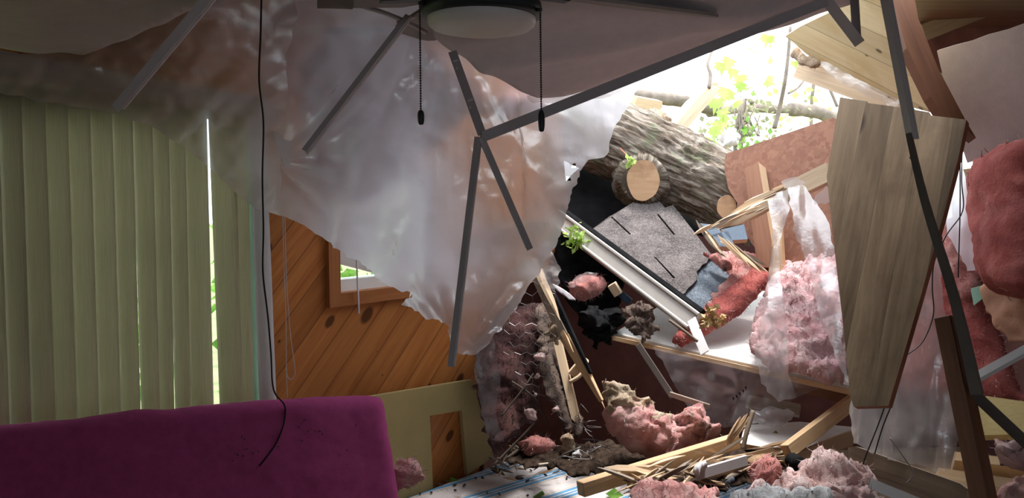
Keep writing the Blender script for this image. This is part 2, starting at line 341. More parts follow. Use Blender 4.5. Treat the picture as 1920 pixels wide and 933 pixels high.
# ------------------------------------------------------------------ object helpers
def link_mesh(name, verts, faces, mat, parent=None, smooth=False, uv=None):
    me = bpy.data.meshes.new(name); o = bpy.data.objects.new(name, me); COL.objects.link(o)
    vs = [Vector(v) for v in verts]
    if parent is None:
        c = sum(vs, Vector()) / len(vs); c.z = min(v.z for v in vs); o.location = c
    else:
        c = Vector(parent.get('_o', (0, 0, 0))); o.parent = parent
    o['_o'] = tuple(c)
    me.from_pydata([tuple(v - c) for v in vs], [], [tuple(f) for f in faces]); me.update()
    bm = bmesh.new(); bm.from_mesh(me); bmesh.ops.recalc_face_normals(bm, faces=bm.faces); bm.to_mesh(me); bm.free()
    if uv is not None:
        l = me.uv_layers.new(name='UVMap')
        for lp in me.loops: l.data[lp.index].uv = uv[lp.vertex_index]
    for p in me.polygons: p.use_smooth = smooth
    me.materials.append(mat); return o
def tag(o, label, cat, group=None, kind=None):
    o['label'] = label; o['category'] = cat
    if group: o['group'] = group
    if kind: o['kind'] = kind
    return o
def struct(o): o['kind'] = 'structure'; return o
def empty(name, loc, label=None, cat=None, group=None, kind=None):
    o = bpy.data.objects.new(name, None); COL.objects.link(o); o.location = loc; o.empty_display_size = 0.05; o['_o'] = tuple(loc)
    if label: tag(o, label, cat, group, kind)
    return o
def pip(poly, X, Y):
    ins = np.zeros(X.shape, bool); n = len(poly); j = n - 1
    for i in range(n):
        xi, yi = poly[i]; xj, yj = poly[j]
        c = ((yi > Y) != (yj > Y)) & (X < (xj - xi) * (Y - yi) / (yj - yi + 1e-12) + xi)
        ins ^= c; j = i
    return ins
def edge_near(polys, X, Y):
    best = np.full(X.shape, 1e18); bx = X.copy(); by = Y.copy()
    for poly in polys:
        n = len(poly)
        for i in range(n):
            ax, ay = poly[i]; cx, cy = poly[(i + 1) % n]; dx, dy = cx - ax, cy - ay; L = dx * dx + dy * dy + 1e-12
            t = np.clip(((X - ax) * dx + (Y - ay) * dy) / L, 0, 1); qx, qy = ax + t * dx, ay + t * dy
            d = (X - qx) ** 2 + (Y - qy) ** 2; m = d < best
            best = np.where(m, d, best); bx = np.where(m, qx, bx); by = np.where(m, qy, by)
    return np.sqrt(best), bx, by
def ragged(poly, amp, step=14, seed=1, only=None):
    r = random.Random(seed); out = []
    n = len(poly)
    for i in range(n):
        a, b = poly[i], poly[(i + 1) % n]; L = math.hypot(b[0] - a[0], b[1] - a[1]); k = max(1, int(L / step))
        rag = only is None or i in only
        for j in range(k):
            t = j / k; x, y = a[0] + (b[0] - a[0]) * t, a[1] + (b[1] - a[1]) * t
            if rag and L > 0:
                q = r.gauss(0, amp); x += -(b[1] - a[1]) / L * q; y += (b[0] - a[0]) / L * q
            out.append((x, y))
    return out
def grid_fill(poly, step, holes=()):
    a = np.array(poly); x0, y0 = a.min(0) - step; x1, y1 = a.max(0) + step
    xs = np.arange(x0, x1 + step, step); ys = np.arange(y0, y1 + step, step)
    X, Y = np.meshgrid(xs, ys); ins = pip(poly, X, Y)
    for h in holes: ins &= ~pip(h, X, Y)
    dist, bx, by = edge_near([poly, *holes], X, Y)
    PX = np.where(ins, X, bx); PY = np.where(ins, Y, by)
    near = ins & (dist < step * 0.3); PX = np.where(near, bx, PX); PY = np.where(near, by, PY)
    D = np.where(ins & ~near, dist, 0.0)
    idx = -np.ones(X.shape, int); vx, vd, faces = [], [], []
    def vid(i, j):
        if idx[i, j] < 0:
            idx[i, j] = len(vx); vx.append((PX[i, j], PY[i, j])); vd.append(D[i, j])
        return idx[i, j]
    for i in range(X.shape[0] - 1):
        for j in range(X.shape[1] - 1):
            q = [(i, j), (i, j + 1), (i + 1, j + 1), (i + 1, j)]
            if any(ins[c] and not near[c] for c in q):
                if all(ins[c] or dist[c] < step * 1.5 for c in q): faces.append([vid(*c) for c in q])
    return vx, vd, faces
def fbm(p, s, o=4): return noise.fractal(p * s, 0.62, 2.1, o)
def sheet(name, poly, surf, mat, step=8, disp=None, holes=(), parent=None, thick=0.0):
    """a thin hanging sheet (plastic film, sagging tile); disp(px,py) pushes it towards the room in metres"""
    vx, vd, faces = grid_fill(poly, step, holes); vs = []; uv = []
    for (x, y) in vx:
        p = surf.p(x, y)
        if disp: p = p + surf.normal(x, y) * disp(x, y)
        vs.append(p); uv.append((p.x, p.z))
    if thick:
        n = len(vs); ns = [surf.normal(x, y) for x, y in vx]; vs = vs + [v - ns[i] * thick for i, v in enumerate(vs)]; uv = uv + uv
        cnt = {}
        for f in faces:
            for k in range(4):
                e = (f[k], f[(k + 1) % 4])
                if e[0] != e[1]: cnt[e] = 1
        sides = [[e[0], e[1], e[1] + n, e[0] + n] for e in cnt if (e[1], e[0]) not in cnt]
        faces = faces + [[i + n for i in reversed(f)] for f in faces] + sides
    return link_mesh(name, vs, faces, mat, parent, True, uv)
def puff(name, poly, surf, mat, T=0.1, r=40, amp=0.02, sc=9.0, step=8, back=0.4, parent=None, seed=0, big=0.0, bsc=3.0):
    """a soft thick body (batt, cushion, clump): T metres thick at the front, rounded over r pixels from its outline"""
    vx, vd, faces = grid_fill(poly, step); n = len(vx); vs = []; off = Vector((seed * 3.1, seed * 1.7, seed * 0.9)); bk = []
    for (x, y), dd in zip(vx, vd):
        p = surf.p(x, y); nn = surf.normal(x, y); t = min(1.0, dd / r); h = T * math.sqrt(max(0, 1 - (1 - t) ** 2))
        q = p + off
        k = (fbm(q, sc, 5) * amp + (fbm(q, bsc, 2) * big if big else 0)) * (0.25 + 0.75 * min(1, dd / (0.35 * r)))
        j = Vector((fbm(q + Vector((9, 0, 0)), sc * 1.5, 3), fbm(q + Vector((0, 9, 0)), sc * 1.5, 3), fbm(q + Vector((0, 0, 9)), sc * 1.5, 3))) * amp * 0.5
        vs.append(p + nn * (h + k) + j); bk.append(p - nn * (h * back + 0.004) + j)
    bm_ = {}
    for i, dd in enumerate(vd):
        if dd <= 0: bm_[i] = i
    for i in range(n):
        if i not in bm_: bm_[i] = len(vs); vs.append(bk[i])
    fs = faces + [[bm_[i] for i in reversed(f)] for f in faces]
    out = []
    for f in fs:
        g = []
        for i in f:
            if i not in g: g.append(i)
        if len(g) >= 3: out.append(g)
    o = link_mesh(name, vs, out, mat, parent, True, [(v.x, v.z) for v in vs])
    if 'fibreglass' in mat.name and parent is None: fuzz(o)
    return o
FIBRES = FIB
def fuzz(o, dens=6000, ln=.03, cap=2200):
    """loose fibres standing out of a batt"""
    me = o.data; r = random.Random(len(me.vertices)); polys = [p for p in me.polygons if p.normal.dot(CAM - (Vector(o["_o"]) + p.center)) > -0.2]
    ar = [p.area for p in polys]; tot = sum(ar); n = int(min(cap, tot * dens)); off = Vector(o['_o']); vs, fs = [], []
    for p in r.choices(polys, ar, k=n):
        c = p.center + off; k = [me.vertices[i].co + off for i in p.vertices]; a, b = r.random(), r.random(); c = c * .4 + (k[0] * a + k[1] * (1 - a)) * .3 + (k[-1] * b + k[-2] * (1 - b)) * .3
        d = (p.normal * r.uniform(.1, 1) + Vector((r.gauss(0, .7), r.gauss(0, .7), r.gauss(0, .7)))).normalized(); e = (d + Vector((r.gauss(0, .6), r.gauss(0, .6), r.gauss(0, .6)))).normalized()
        s = d.cross(Vector((r.gauss(0, 1), r.gauss(0, 1), r.gauss(0, 1)))).normalized() * r.uniform(.0005, .0016); l = ln * r.uniform(.3, 1.2); q = len(vs); c = c - p.normal * .002
        vs += [c - s, c + s, c + d * l * .5 - s * .8, c + d * l * .5 + s * .8, c + d * l * .5 + e * l * .5]; fs += [[q, q + 1, q + 3, q + 2], [q + 2, q + 3, q + 4]]
    if not vs: return
    f = link_mesh('loose_fibres', vs, fs, M[FIBRES.get(me.materials[0].name, 'pink_pale')], o); f['kind'] = 'stuff'
def slab(name, poly, surf, mat, thick=0.02, holes=(), udir=None, parent=None, side_mat=None, away=True, smooth=False):
    """a stiff board: its outline on surf, thickness straight back from it; udir = pixel pair giving the grain direction"""
    pts = [surf.p(x, y) for x, y in poly]; hp = [[surf.p(x, y) for x, y in h] for h in holes]
    cx = sum(p[0] for p in poly) / len(poly); cy = sum(p[1] for p in poly) / len(poly); n = surf.normal(cx, cy)
    if not away: n = -n
    if udir: u = (surf.p(*udir[1]) - surf.p(*udir[0])).normalized()
    else: u = (pts[1] - pts[0]).normalized()
    v = n.cross(u).normalized(); o = pts[0]
    allp = pts + [q for h in hp for q in h]; m = len(allp)
    tris = tessellate_polygon([pts] + hp) if hp else None
    if tris is None:
        front = [list(range(m))]
        tr = tessellate_polygon([pts]); front = [list(t) for t in tr]
    else: front = [list(t) for t in tris]
    vs = allp + [p - n * thick for p in allp]
    fs = front + [[i + m for i in reversed(f)] for f in front]; nf = len(fs)
    loops = [list(range(len(pts)))]; k = len(pts)
    for h in hp: loops.append(list(range(k, k + len(h)))); k += len(h)
    for lp in loops:
        for i in range(len(lp)):
            a, b = lp[i], lp[(i + 1) % len(lp)]; fs.append([a, b, b + m, a + m])
    uv = [((p - o).dot(u), (p - o).dot(v)) for p in vs]
    ob = link_mesh(name, vs, fs, mat, parent, smooth, uv)
    if side_mat:
        ob.data.materials.append(side_mat)
        for i in range(nf, len(fs)): ob.data.polygons[i].material_index = 1
    return ob
def frame_of(A, B, roll=0.0, ref=None):
    a = (B - A).normalized(); n = ref if ref is not None else (CAM - (A + B) / 2); n = n - a * n.dot(a); n.normalize(); s = a.cross(n)
    if roll:
        R = Matrix.Rotation(roll, 3, a); n = R @ n; s = R @ s
    return a, n, s
def beam(name, A, B, w, h, mat, roll=0.0, parent=None, rag=0.0, taper=1.0, seed=0, ref=None, bev=0.002):
    """squared timber from A to B: w across the view, h in depth; rag = torn end at B"""
    a, n, s = frame_of(A, B, roll, ref); L = (B - A).length; r = random.Random(seed); K = 6
    vs, uv, fs = [], [], []; ring = []
    sec = [(-.5, -.5), (-.17, -.5), (.17, -.5), (.5, -.5), (.5, .5), (.17, .5), (-.17, .5), (-.5, .5)] if rag else [(-.5, -.5), (.5, -.5), (.5, .5), (-.5, .5)]
    ns = len(sec); jit = [r.uniform(0, 1) for _ in sec]
    for k in range(K + 1):
        t = k / K; q = 1 + (taper - 1) * t
        for i, (x, y) in enumerate(sec):
            off = 0
            if rag and k == K: off = -rag * jit[i]
            p = A + a * (L * t + off) + s * (x * w * q) + n * (y * h * q)
            vs.append(p); uv.append((L * t + off + seed * 0.37, x * w + y * h + seed * 0.11))
    for k in range(K):
        for i in range(ns):
            j = (i + 1) % ns; fs.append([k * ns + i, k * ns + j, (k + 1) * ns + j, (k + 1) * ns + i])
    fs.append(list(range(ns))); fs.append([K * ns + i for i in range(ns)])
    o = link_mesh(name, vs, fs, mat, parent, False, uv)
    if bev and not rag:
        md = o.modifiers.new('bevel', 'BEVEL'); md.width = bev; md.segments = 1; md.limit_method = 'ANGLE'
    return o
def sliver(name, A, B, w, h, mat, parent=None, seed=0):
    """a splinter pointed at both ends"""
    a, n, s = frame_of(A, B, seed * 1.3); L = (B - A).length; r = random.Random(seed); vs, fs, uv = [], [], []; K = 5
    bend = r.uniform(-.04, .04) * L
    for k in range(K + 1):
        t = k / K; q = 0.12 + 0.88 * min(1, min(t, 1 - t) * r.uniform(2.5, 5))
        for x, y in ((-.5, -.5), (.5, -.35), (.4, .5), (-.5, .4)):
            p = A + a * L * t + s * (x * w * q + bend * math.sin(t * 3.1)) + n * y * h * q; vs.append(p); uv.append((L * t + seed, x * w + y * h))
    for k in range(K):
        for i in range(4): j = (i + 1) % 4; fs.append([k * 4 + i, k * 4 + j, k * 4 + 4 + j, k * 4 + 4 + i])
    fs += [[0, 1, 2, 3], [K * 4 + i for i in range(4)]]
    return link_mesh(name, vs, fs, mat, parent, False, uv)
def tbar(name, A, B, mat, w=0.024, web=0.03, roll=0.0, parent=None, label=None, slots=()):
    """ceiling-grid tee: flange towards the viewer, web behind with its bulb"""
    a, n, s = frame_of(A, B, roll); sec = [(-.5 * w, 0), (.5 * w, 0), (.5 * w, -.0015), (.0018, -.0015), (.0018, -web + .006), (.0035, -web + .006), (.0035, -web), (-.0035, -web), (-.0035, -web + .006), (-.0018, -web + .006), (-.0018, -.0015), (-.5 * w, -.0015)]
    vs = []; m = len(sec)
    for E in (A, B):
        for x, y in sec: vs.append(E + s * x + n * y)
    fs = [[i, (i + 1) % m, (i + 1) % m + m, i + m] for i in range(m)] + [list(range(m)), list(range(m, 2 * m))]
    o = link_mesh(name, vs, fs, mat, parent)
    if label: tag(o, label, 'ceiling grid bar')
    for k, (t, off, sl) in enumerate(slots):
        c = A + (B - A) * t + s * off + n * 0.0006
        vs2 = [c + s * x * sl + a * y * 0.0025 + n * z for z in (-.0004, .0006) for x, y in ((-1, -1), (1, -1), (1, 1), (-1, 1))]
        link_mesh('slot', vs2, [[0, 1, 2, 3], [4, 5, 6, 7], [0, 1, 5, 4], [1, 2, 6, 5], [2, 3, 7, 6], [3, 0, 4, 7]], M['metal_white'], o)
    return o
def smooth_path(pts, n=6):
    out = []
    for i in range(len(pts) - 1):
        p0 = pts[max(i - 1, 0)]; p1 = pts[i]; p2 = pts[i + 1]; p3 = pts[min(i + 2, len(pts) - 1)]
        for k in range(n):
            t = k / n; out.append(0.5 * ((2 * p1) + (p2 - p0) * t + (2 * p0 - 5 * p1 + 4 * p2 - p3) * t * t + (3 * p1 - p0 - 3 * p2 + p3) * t ** 3))
    out.append(pts[-1]); return out
def tube(name, pts, rad, mat, parent=None, seg=6, n=6, fn=None, smooth=True):
    path = smooth_path(pts, n) if n > 1 else list(pts); m = len(path); vs, fs, uv = [], [], []
    t0 = (path[1] - path[0]).normalized(); ref = Vector((0, 0, 1)) if abs(t0.z) < 0.9 else Vector((1, 0, 0)); u = t0.cross(ref).normalized(); acc = 0
    for i, p in enumerate(path):
        t = (path[min(i + 1, m - 1)] - path[max(i - 1, 0)]).normalized(); u = (u - t * u.dot(t)).normalized(); v = t.cross(u)
        f = i / (m - 1); r = rad(f) if callable(rad) else rad
        if i: acc += (p - path[i - 1]).length
        for k in range(seg):
            an = 2 * math.pi * k / seg; d = u * math.cos(an) + v * math.sin(an); rr = r * (fn(f, an, p + d * r) if fn else 1)
            vs.append(p + d * rr); uv.append((acc, k / seg))
    for i in range(m - 1):
        for k in range(seg): j = (k + 1) % seg; fs.append([i * seg + k, i * seg + j, (i + 1) * seg + j, (i + 1) * seg + k])
    fs += [list(range(seg)), [(m - 1) * seg + k for k in range(seg)]]
    return link_mesh(name, vs, fs, mat, parent, smooth, uv)
def lathe(name, prof, c, mat, parent=None, seg=40):
    vs, fs = [], []
    for r, z in prof:
        for k in range(seg): a = 2 * math.pi * k / seg; vs.append(Vector((c.x + r * math.cos(a), c.y + r * math.sin(a), z)))
    for i in range(len(prof) - 1):
        for k in range(seg): j = (k + 1) % seg; fs.append([i * seg + k, i * seg + j, (i + 1) * seg + j, (i + 1) * seg + k])
    fs += [list(range(seg)), [(len(prof) - 1) * seg + k for k in range(seg)]]
    return link_mesh(name, vs, fs, mat, parent, True)
def box_pts(o, u, v, w): return [o + u * a + v * b + w * c for c in (0, 1) for b in (0, 1) for a in (0, 1)]
BOXF = [[0, 1, 3, 2], [4, 5, 7, 6], [0, 1, 5, 4], [2, 3, 7, 6], [0, 2, 6, 4], [1, 3, 7, 5]]
def wbox(name, s0, s1, z0, z1, o0, o1, mat, parent=None):
    """box in wall coordinates: along the wall, up, out of the wall into the room"""
    vs = box_pts(WO + WDIR * s0 + Vector((0, 0, z0)) + WN * o0, WDIR * (s1 - s0), Vector((0, 0, z1 - z0)), WN * (o1 - o0))
    uv = [((v - WO).dot(WDIR), v.z) if abs(s1 - s0) >= abs(z1 - z0) else (v.z, (v - WO).dot(WDIR)) for v in vs]
    return link_mesh(name, vs, BOXF, mat, parent, False, uv)
def leaves(name, pts, size, mat, parent=None, seed=0, kind=None, droop=0.4):
    """many folded leaves, each a small pointed blade"""
    r = random.Random(seed); vs, fs = [], []
    for p in pts:
        d = Vector((r.gauss(0, 1), r.gauss(0, 1), r.gauss(0, 1) - droop)).normalized(); s = d.cross(Vector((r.gauss(0, 1), r.gauss(0, 1), r.gauss(0, 1)))).normalized(); n = d.cross(s); z = size * r.uniform(.6, 1.3); b = len(vs)
        vs += [p, p + d * z * .45 + s * z * .38 + n * z * .1, p + d * z, p + d * z * .45 - s * z * .38 + n * z * .1, p + d * z * .5]
        fs += [[b, b + 1, b + 4], [b + 1, b + 2, b + 4], [b + 2, b + 3, b + 4], [b + 3, b, b + 4]]
    o = link_mesh(name, vs, fs, mat, parent)
    if kind: o['kind'] = kind
    return o
MAPLE = [(0, 0), (.22, -.05), (.55, .02), (.42, .18), (.62, .45), (.36, .42), (.28, .60), (.14, .52), (0, 1.0), (-.14, .52), (-.28, .60), (-.36, .42), (-.62, .45), (-.42, .18), (-.55, .02), (-.22, -.05)]
def maple_leaf(p, size, mat, parent, r):
    d = Vector((r.gauss(0, .5), r.gauss(0, .4), -1)).normalized(); s = d.cross(Vector((r.gauss(0, .4), 1, r.gauss(0, .5)))).normalized(); n = d.cross(s)
    vs = [p + s * x * size + d * y * size + n * (abs(x) * .25 * size) for x, y in MAPLE]; c = p + d * size * .3; vs.append(c); m = len(MAPLE)
    return link_mesh('leaf', vs, [[i, (i + 1) % m, m] for i in range(m)], mat, parent)

# ================================================================== THE SETTING
V = Vector
WIN = (0.0,)
s_door0, s_door1 = -0.75, wall_sz(500, 400)[0]
s_end = wall_sz(905, 400)[0]; s_far = wall_sz(1065, 400)[0]
sw0 = wall_sz(632, 500)[0]; sw1 = sw0 + 0.46; zw0 = wall_sz(640, 548)[1]; zw1 = zw0 + 0.46
ZC = 2.36
# wall with patio door opening and window opening, built as one mesh in wall coordinates
def wall_mesh():
    class WS:                      # wall plane as a surface in (s, z) metres
        pass
    pts = [(-3.6, 0), (s_door0, 0), (s_door0, 2.0), (s_door1, 2.0), (s_door1, 0), (s_end - 0.02, 0), (s_end - 0.08, 0.25), (s_end, 0.5), (s_end - 0.06, 0.72), (s_end + 0.03, 0.98), (s_end + .05, 1.12), (s_end + 0.25, 1.2), (s_far - 0.1, 1.35), (s_far, 1.6), (s_far - .06, 2.0), (s_far, ZC), (-3.6, ZC)]
    hole = [(sw0, zw0), (sw0, zw1), (sw1, zw1), (sw1, zw0)]
    to3 = lambda q, o: WO + WDIR * q[0] + V((0, 0, q[1])) + WN * o
    a = [to3(q, 0) for q in pts]; h = [to3(q, 0) for q in hole]; allq = pts + hole; m = len(allq)
    tri = [list(t) for t in tessellate_polygon([a, h])]
    vs = [to3(q, 0) for q in allq] + [to3(q, -0.11) for q in allq]
    fs = tri + [[i + m for i in reversed(t)] for t in tri]
    for lp in (list(range(len(pts))), list(range(len(pts), m))):
        for i in range(len(lp)): x, y = lp[i], lp[(i + 1) % len(lp)]; fs.append([x, y, y + m, x + m])
    return struct(link_mesh('wall_left', vs, fs, M['pine'], None, False, [q for q in allq] * 2))
wall_mesh()
def flat(name, pts, z0, z1, mat):
    m = len(pts); a = [V((x, y, z1)) for x, y in pts]; tri = [list(t) for t in tessellate_polygon([a])]
    vs = a + [V((x, y, z0)) for x, y in pts]
    fs = tri + [[i + m for i in reversed(t)] for t in tri] + [[i, (i + 1) % m, (i + 1) % m + m, i + m] for i in range(m)]
    return struct(link_mesh(name, vs, fs, mat, None, False, [(v.x, v.y) for v in vs]))
wp = lambda s, o=0.0: (WO + WDIR * s + WN * o)
XR = 2.35; YB = -2.6
corner_l = wp(-3.6)
flat('floor', [(corner_l.x, YB), (corner_l.x, corner_l.y), (wp(s_end).x, wp(s_end).y), (0.1, 5.2), (3.2, 5.2), (3.2, YB)], -0.1, 0.0, M['floor'])
e1 = wp(s_far)
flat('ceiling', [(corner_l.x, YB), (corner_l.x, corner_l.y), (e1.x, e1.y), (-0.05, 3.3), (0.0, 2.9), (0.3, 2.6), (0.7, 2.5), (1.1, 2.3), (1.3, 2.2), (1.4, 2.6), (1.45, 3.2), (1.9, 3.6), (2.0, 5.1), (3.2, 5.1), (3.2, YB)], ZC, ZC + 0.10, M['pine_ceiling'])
flat('wall_right', [(XR, YB), (XR, 2.0), (XR + 0.12, 2.0), (XR + 0.12, YB)], 0, ZC, M['wall_plain'])
# wall behind the viewer, with an unseen opening added for fill light
def rear_wall():
    o = [(corner_l.x, 0), (XR, 0), (XR, ZC), (corner_l.x, ZC)]; h = [(0.45, 1.1), (0.45, 2.0), (1.55, 2.0), (1.55, 1.1)]
    a = [V((x, YB, z)) for x, z in o]; b = [V((x, YB, z)) for x, z in h]; tri = [list(t) for t in tessellate_polygon([a, b])]; allq = a + b; m = 8
    vs = allq + [p - V((0, .12, 0)) for p in allq]; fs = tri + [[i + m for i in reversed(t)] for t in tri]
    for lp in ([0, 1, 2, 3], [4, 5, 6, 7]):
        for i in range(4): x, y = lp[i], lp[(i + 1) % 4]; fs.append([x, y, y + m, x + m])
    struct(link_mesh('wall_rear', vs, fs, M['wall_plain']))
rear_wall()
flat('wall_far_left', [(corner_l.x - .1, YB), (corner_l.x - .1, corner_l.y), (corner_l.x, corner_l.y), (corner_l.x, YB)], 0, ZC, M['wall_plain'])
# broken outer wall stub below the hole
bw = flat('wall_back', [(-0.35, 4.75), (3.2, 5.0), (3.2, 5.12), (-0.35, 4.87)], 0, 1.5, M['drywall_dark'])
flat('wall_back_left', [(wp(s_end).x, wp(s_end).y + .02), (0.0, 4.8), (-.12, 4.8), (wp(s_end).x - .15, wp(s_end).y + .02)], 0, ZC, M['drywall_dark'])
flat('wall_back_right', [(2.35, 2.0), (3.1, 5.0), (3.2, 5.0), (2.47, 1.96)], 0, ZC, M['drywall_dark'])
# ground outside
flat('ground', [(-30, -8), (-30, 40), (30, 40), (30, -8)], -0.35, -0.12, M['grass'])

# patio door behind the vertical blinds
d1 = empty('door_1', wp(s_door0)); struct(d1)
for (a, b, z0, z1) in ((s_door0, s_door0 + .06, 0, 2.0), (s_door1 - .06, s_door1, 0, 2.0), (s_door0, s_door1, 1.93, 2.0), (s_door0, s_door1, 0, .08), ((s_door0 + s_door1) / 2 - .04, (s_door0 + s_door1) / 2 + .04, .08, 1.93)):
    wbox('door_frame', a, b, z0, z1, -.08, -.03, M['white_paint'], d1)
for k in (0, 1):
    w_ = (s_door1 - s_door0) / 2; wbox('glass_pane', s_door0 + .06 + k * (w_ - .02), s_door0 + w_ - .04 + k * (w_ - .02), .08, 1.93, -.058, -.052, M['glass'], d1)
# window in the pine wall
w1 = empty('window_1', wp(sw0) + V((0, 0, zw0))); struct(w1)
cw = 0.05
wbox('window_casing', sw0 - cw, sw0, zw0 - cw, zw1 + cw, 0, .022, M['casing'], w1)
wbox('window_casing', sw1, sw1 + cw, zw0 - cw, zw1 + cw, 0, .022, M['casing'], w1)
wbox('window_casing', sw0, sw1, zw0 - cw, zw0, 0, .022, M['casing'], w1)
wbox('window_casing', sw0, sw1, zw1, zw1 + cw, 0, .022, M['casing'], w1)
wbox('window_sash', sw0, sw1, zw0, zw0 + .045, -.08, -.02, M['white_paint'], w1)
wbox('window_sash', sw0, sw0 + .03, zw0, zw1, -.08, -.03, M['white_paint'], w1)
wbox('window_sash', sw1 - .04, sw1, zw0, zw1, -.08, -.03, M['white_paint'], w1)
wbox('glass_pane', sw0, sw1, zw0 + .04, zw1, -.060, -.056, M['glass'], w1)

# ================================================================== LEFT: BLINDS AND FUTON
BO = 0.10
SL = [(-45, -3, -30, 10), (-2, 41, 8, 51), (40, 85, 49, 98), (84, 127, 96, 139), (126, 169, 138, 181), (167, 210, 179, 223), (209, 248, 221, 260), (247, 285, 263, 297), (283, 316, 294, 322), (313, 346, 327, 354), (344, 387, 352, 399), (390, 440, 416, 456), (424, 462, 440, 478)]
words_ = ['second', 'third', 'fourth', 'fifth', 'sixth', 'seventh', 'eighth', 'ninth', 'tenth', 'eleventh']
def slat(x0, x1, x2, x3, o0, o1, label, mat, zt=1.97, z_b=0.42):
    """fabric vane hung between two top and two bottom pixels, slightly curved"""
    vs, fs, uv = [], [], []; n, m = 6, 12
    def hit(x, y, z, off):
        s, _ = wall_sz(x, y, off); return WO + WDIR * s + WN * off + V((0, 0, z))
    for i in range(m + 1):
        t = i / m; z = zt + (z_b - zt) * t; yy = 200 + 580 * t
        for j in range(n + 1):
            u = j / n; x = (x0 + (x2 - x0) * t) * (1 - u) + (x1 + (x3 - x1) * t) * u; off = o0 + (o1 - o0) * u + 0.010 * math.sin(u * math.pi)
            p = hit(x, yy, z, off); vs.append(p); uv.append((z, u * .089))
    for i in range(m):
        for j in range(n): a = i * (n + 1) + j; fs.append([a, a + 1, a + n + 2, a + n + 1])
    o = link_mesh('blind_slat', vs, fs, mat, VB, True, uv)
    md = o.modifiers.new('solid', 'SOLIDIFY'); md.thickness = 0.0012
    if label: o['label'] = label
    return o
VB = empty('vertical_blind', wp(.3, .1) + V((0, 0, 1.97)), 'pale green vertical blind with wide fabric slats over the patio door', 'vertical blind')
for i, q in enumerate(SL):
    if i == 0: lb = 'pale green vertical blind slat cut by the left edge of the view'
    elif i == 11: lb = 'mauve shaded vertical blind slat right of the wide bright gap'
    elif i == 12: lb = 'slanting narrow vertical blind slat just left of the white end slat'
    elif i == 10: lb = 'wide pale vertical blind slat just left of the wide bright gap'
    else: lb = 'pale green vertical blind slat, %s from the left edge' % words_[i - 1]
    slat(*q, BO - .022, BO + .022, None, M['slat'])
slat(458, 474, 468, 488, .03, .05, 'minty green slat', M['vinyl_green'], 1.9)
slat(466, 497, 490, 524, BO + .03, BO + .05, 'whitish slat', M['slat_white'], 1.95)
# valance
def valance():
    vs, fs, uv = [], [], []; n = 20
    for i in range(n + 1):
        t = i / n; x = -60 + 580 * t; yt = 83 + 104 * t; yb = 130 + 98 * t
        p0 = wall_hit(x, yt, .17); p1 = wall_hit(x, yb, .17)
        for p in (p0, p1, p1 - WN * .012, p0 - WN * .012): vs.append(p); uv.append((x * .002, p.z))
    for i in range(n):
        for j in range(4): k = (j + 1) % 4; fs.append([i * 4 + j, i * 4 + k, i * 4 + 4 + k, i * 4 + 4 + j])
    fs += [[0, 1, 2, 3], [n * 4 + j for j in range(4)]]
    o = link_mesh('valance', vs, fs, M['valance'], VB, False, uv); o['label'] = 'brown grey sagging valance'
valance()

# futon back in magenta cover
FS = Surf([(0, 800, 1.90), (690, 745, 2.52), (350, 930, 2.10)])
fut = [(-90, 806), (0, 797), (70, 792), (140, 785), (200, 776), (255, 768), (310, 767), (365, 760), (430, 755), (500, 749), (560, 745), (630, 742), (690, 740), (707, 746), (714, 762), (716, 790), (722, 820), (730, 860), (735, 900), (742, 960), (745, 1010), (-90, 1010)]
fo = puff('futon_cushion', fut, FS, M['magenta'], T=0.085, r=34, amp=0.006, sc=3.5, step=9, back=0.6)
tag(fo, 'large magenta covered futon cushion standing in front of the blinds', 'futon')
# bits of dirt lying on the cushion
rr = random.Random(3)
for k in range(30):
    c = rr.choice([(560, 825), (495, 830), (575, 815), (545, 815), (440, 850), (610, 860)]) if k < 26 else (rr.uniform(380, 690), rr.uniform(775, 915))
    x, y = c[0] + rr.gauss(0, 14), c[1] + rr.gauss(0, 10)
    p = FS.p(x, y) + FS.normal(x, y) * .088; a = rr.uniform(0, 6.28); l = rr.uniform(.003, .010)
    q = FS.p(x + 8 * math.cos(a), y + 8 * math.sin(a)) + FS.normal(x, y) * .088
    b = sliver('bark_bit', p, p + (q - p).normalized() * l, .0022, .002, M['bit'], None, k)
    tag(b, 'tiny dark bark crumb lying on the magenta cushion', 'bark bit', 'bark crumbs on the cushion')
# black cable hanging from the ceiling, lying on the cushion
cab = [P(491, -40, 1.78), P(489, 60, 1.78), P(486, 150, 1.79), P(494, 230, 1.8), P(492, 330, 1.82), P(494, 430, 1.86), P(493, 510, 1.92), P(502, 590, 2.0), P(508, 660, 2.08), P(513, 730, 2.17)]
for x, y in ((512, 770), (511, 800), (498, 835), (480, 862), (465, 880)): cab.append(FS.p(x, y) + FS.normal(x, y) * .091)
tag(tube('hanging_cable', cab, .0024, M['cord'], seg=5), 'thin black cable hanging from the ceiling onto the magenta cushion', 'cable')
# cords of the window blind on the pine wall
def wall_cord(pts, r, label):
    tag(tube('loop_cord' if 'loop' in label else 'lift_cord', [wall_hit(x, y, .03) for x, y in pts], r, M['slat_white'], seg=5), label, 'cord')
wall_cord([(530, 400), (533, 500), (536, 600), (537, 690), (539, 745)], .0016, 'straight white lift cord hanging down the pine wall')
wall_cord([(534, 400), (537, 520), (544, 620), (553, 690), (551, 706), (545, 711), (539, 705), (536, 690)], .0016, 'beaded white loop cord hanging on the pine wall')

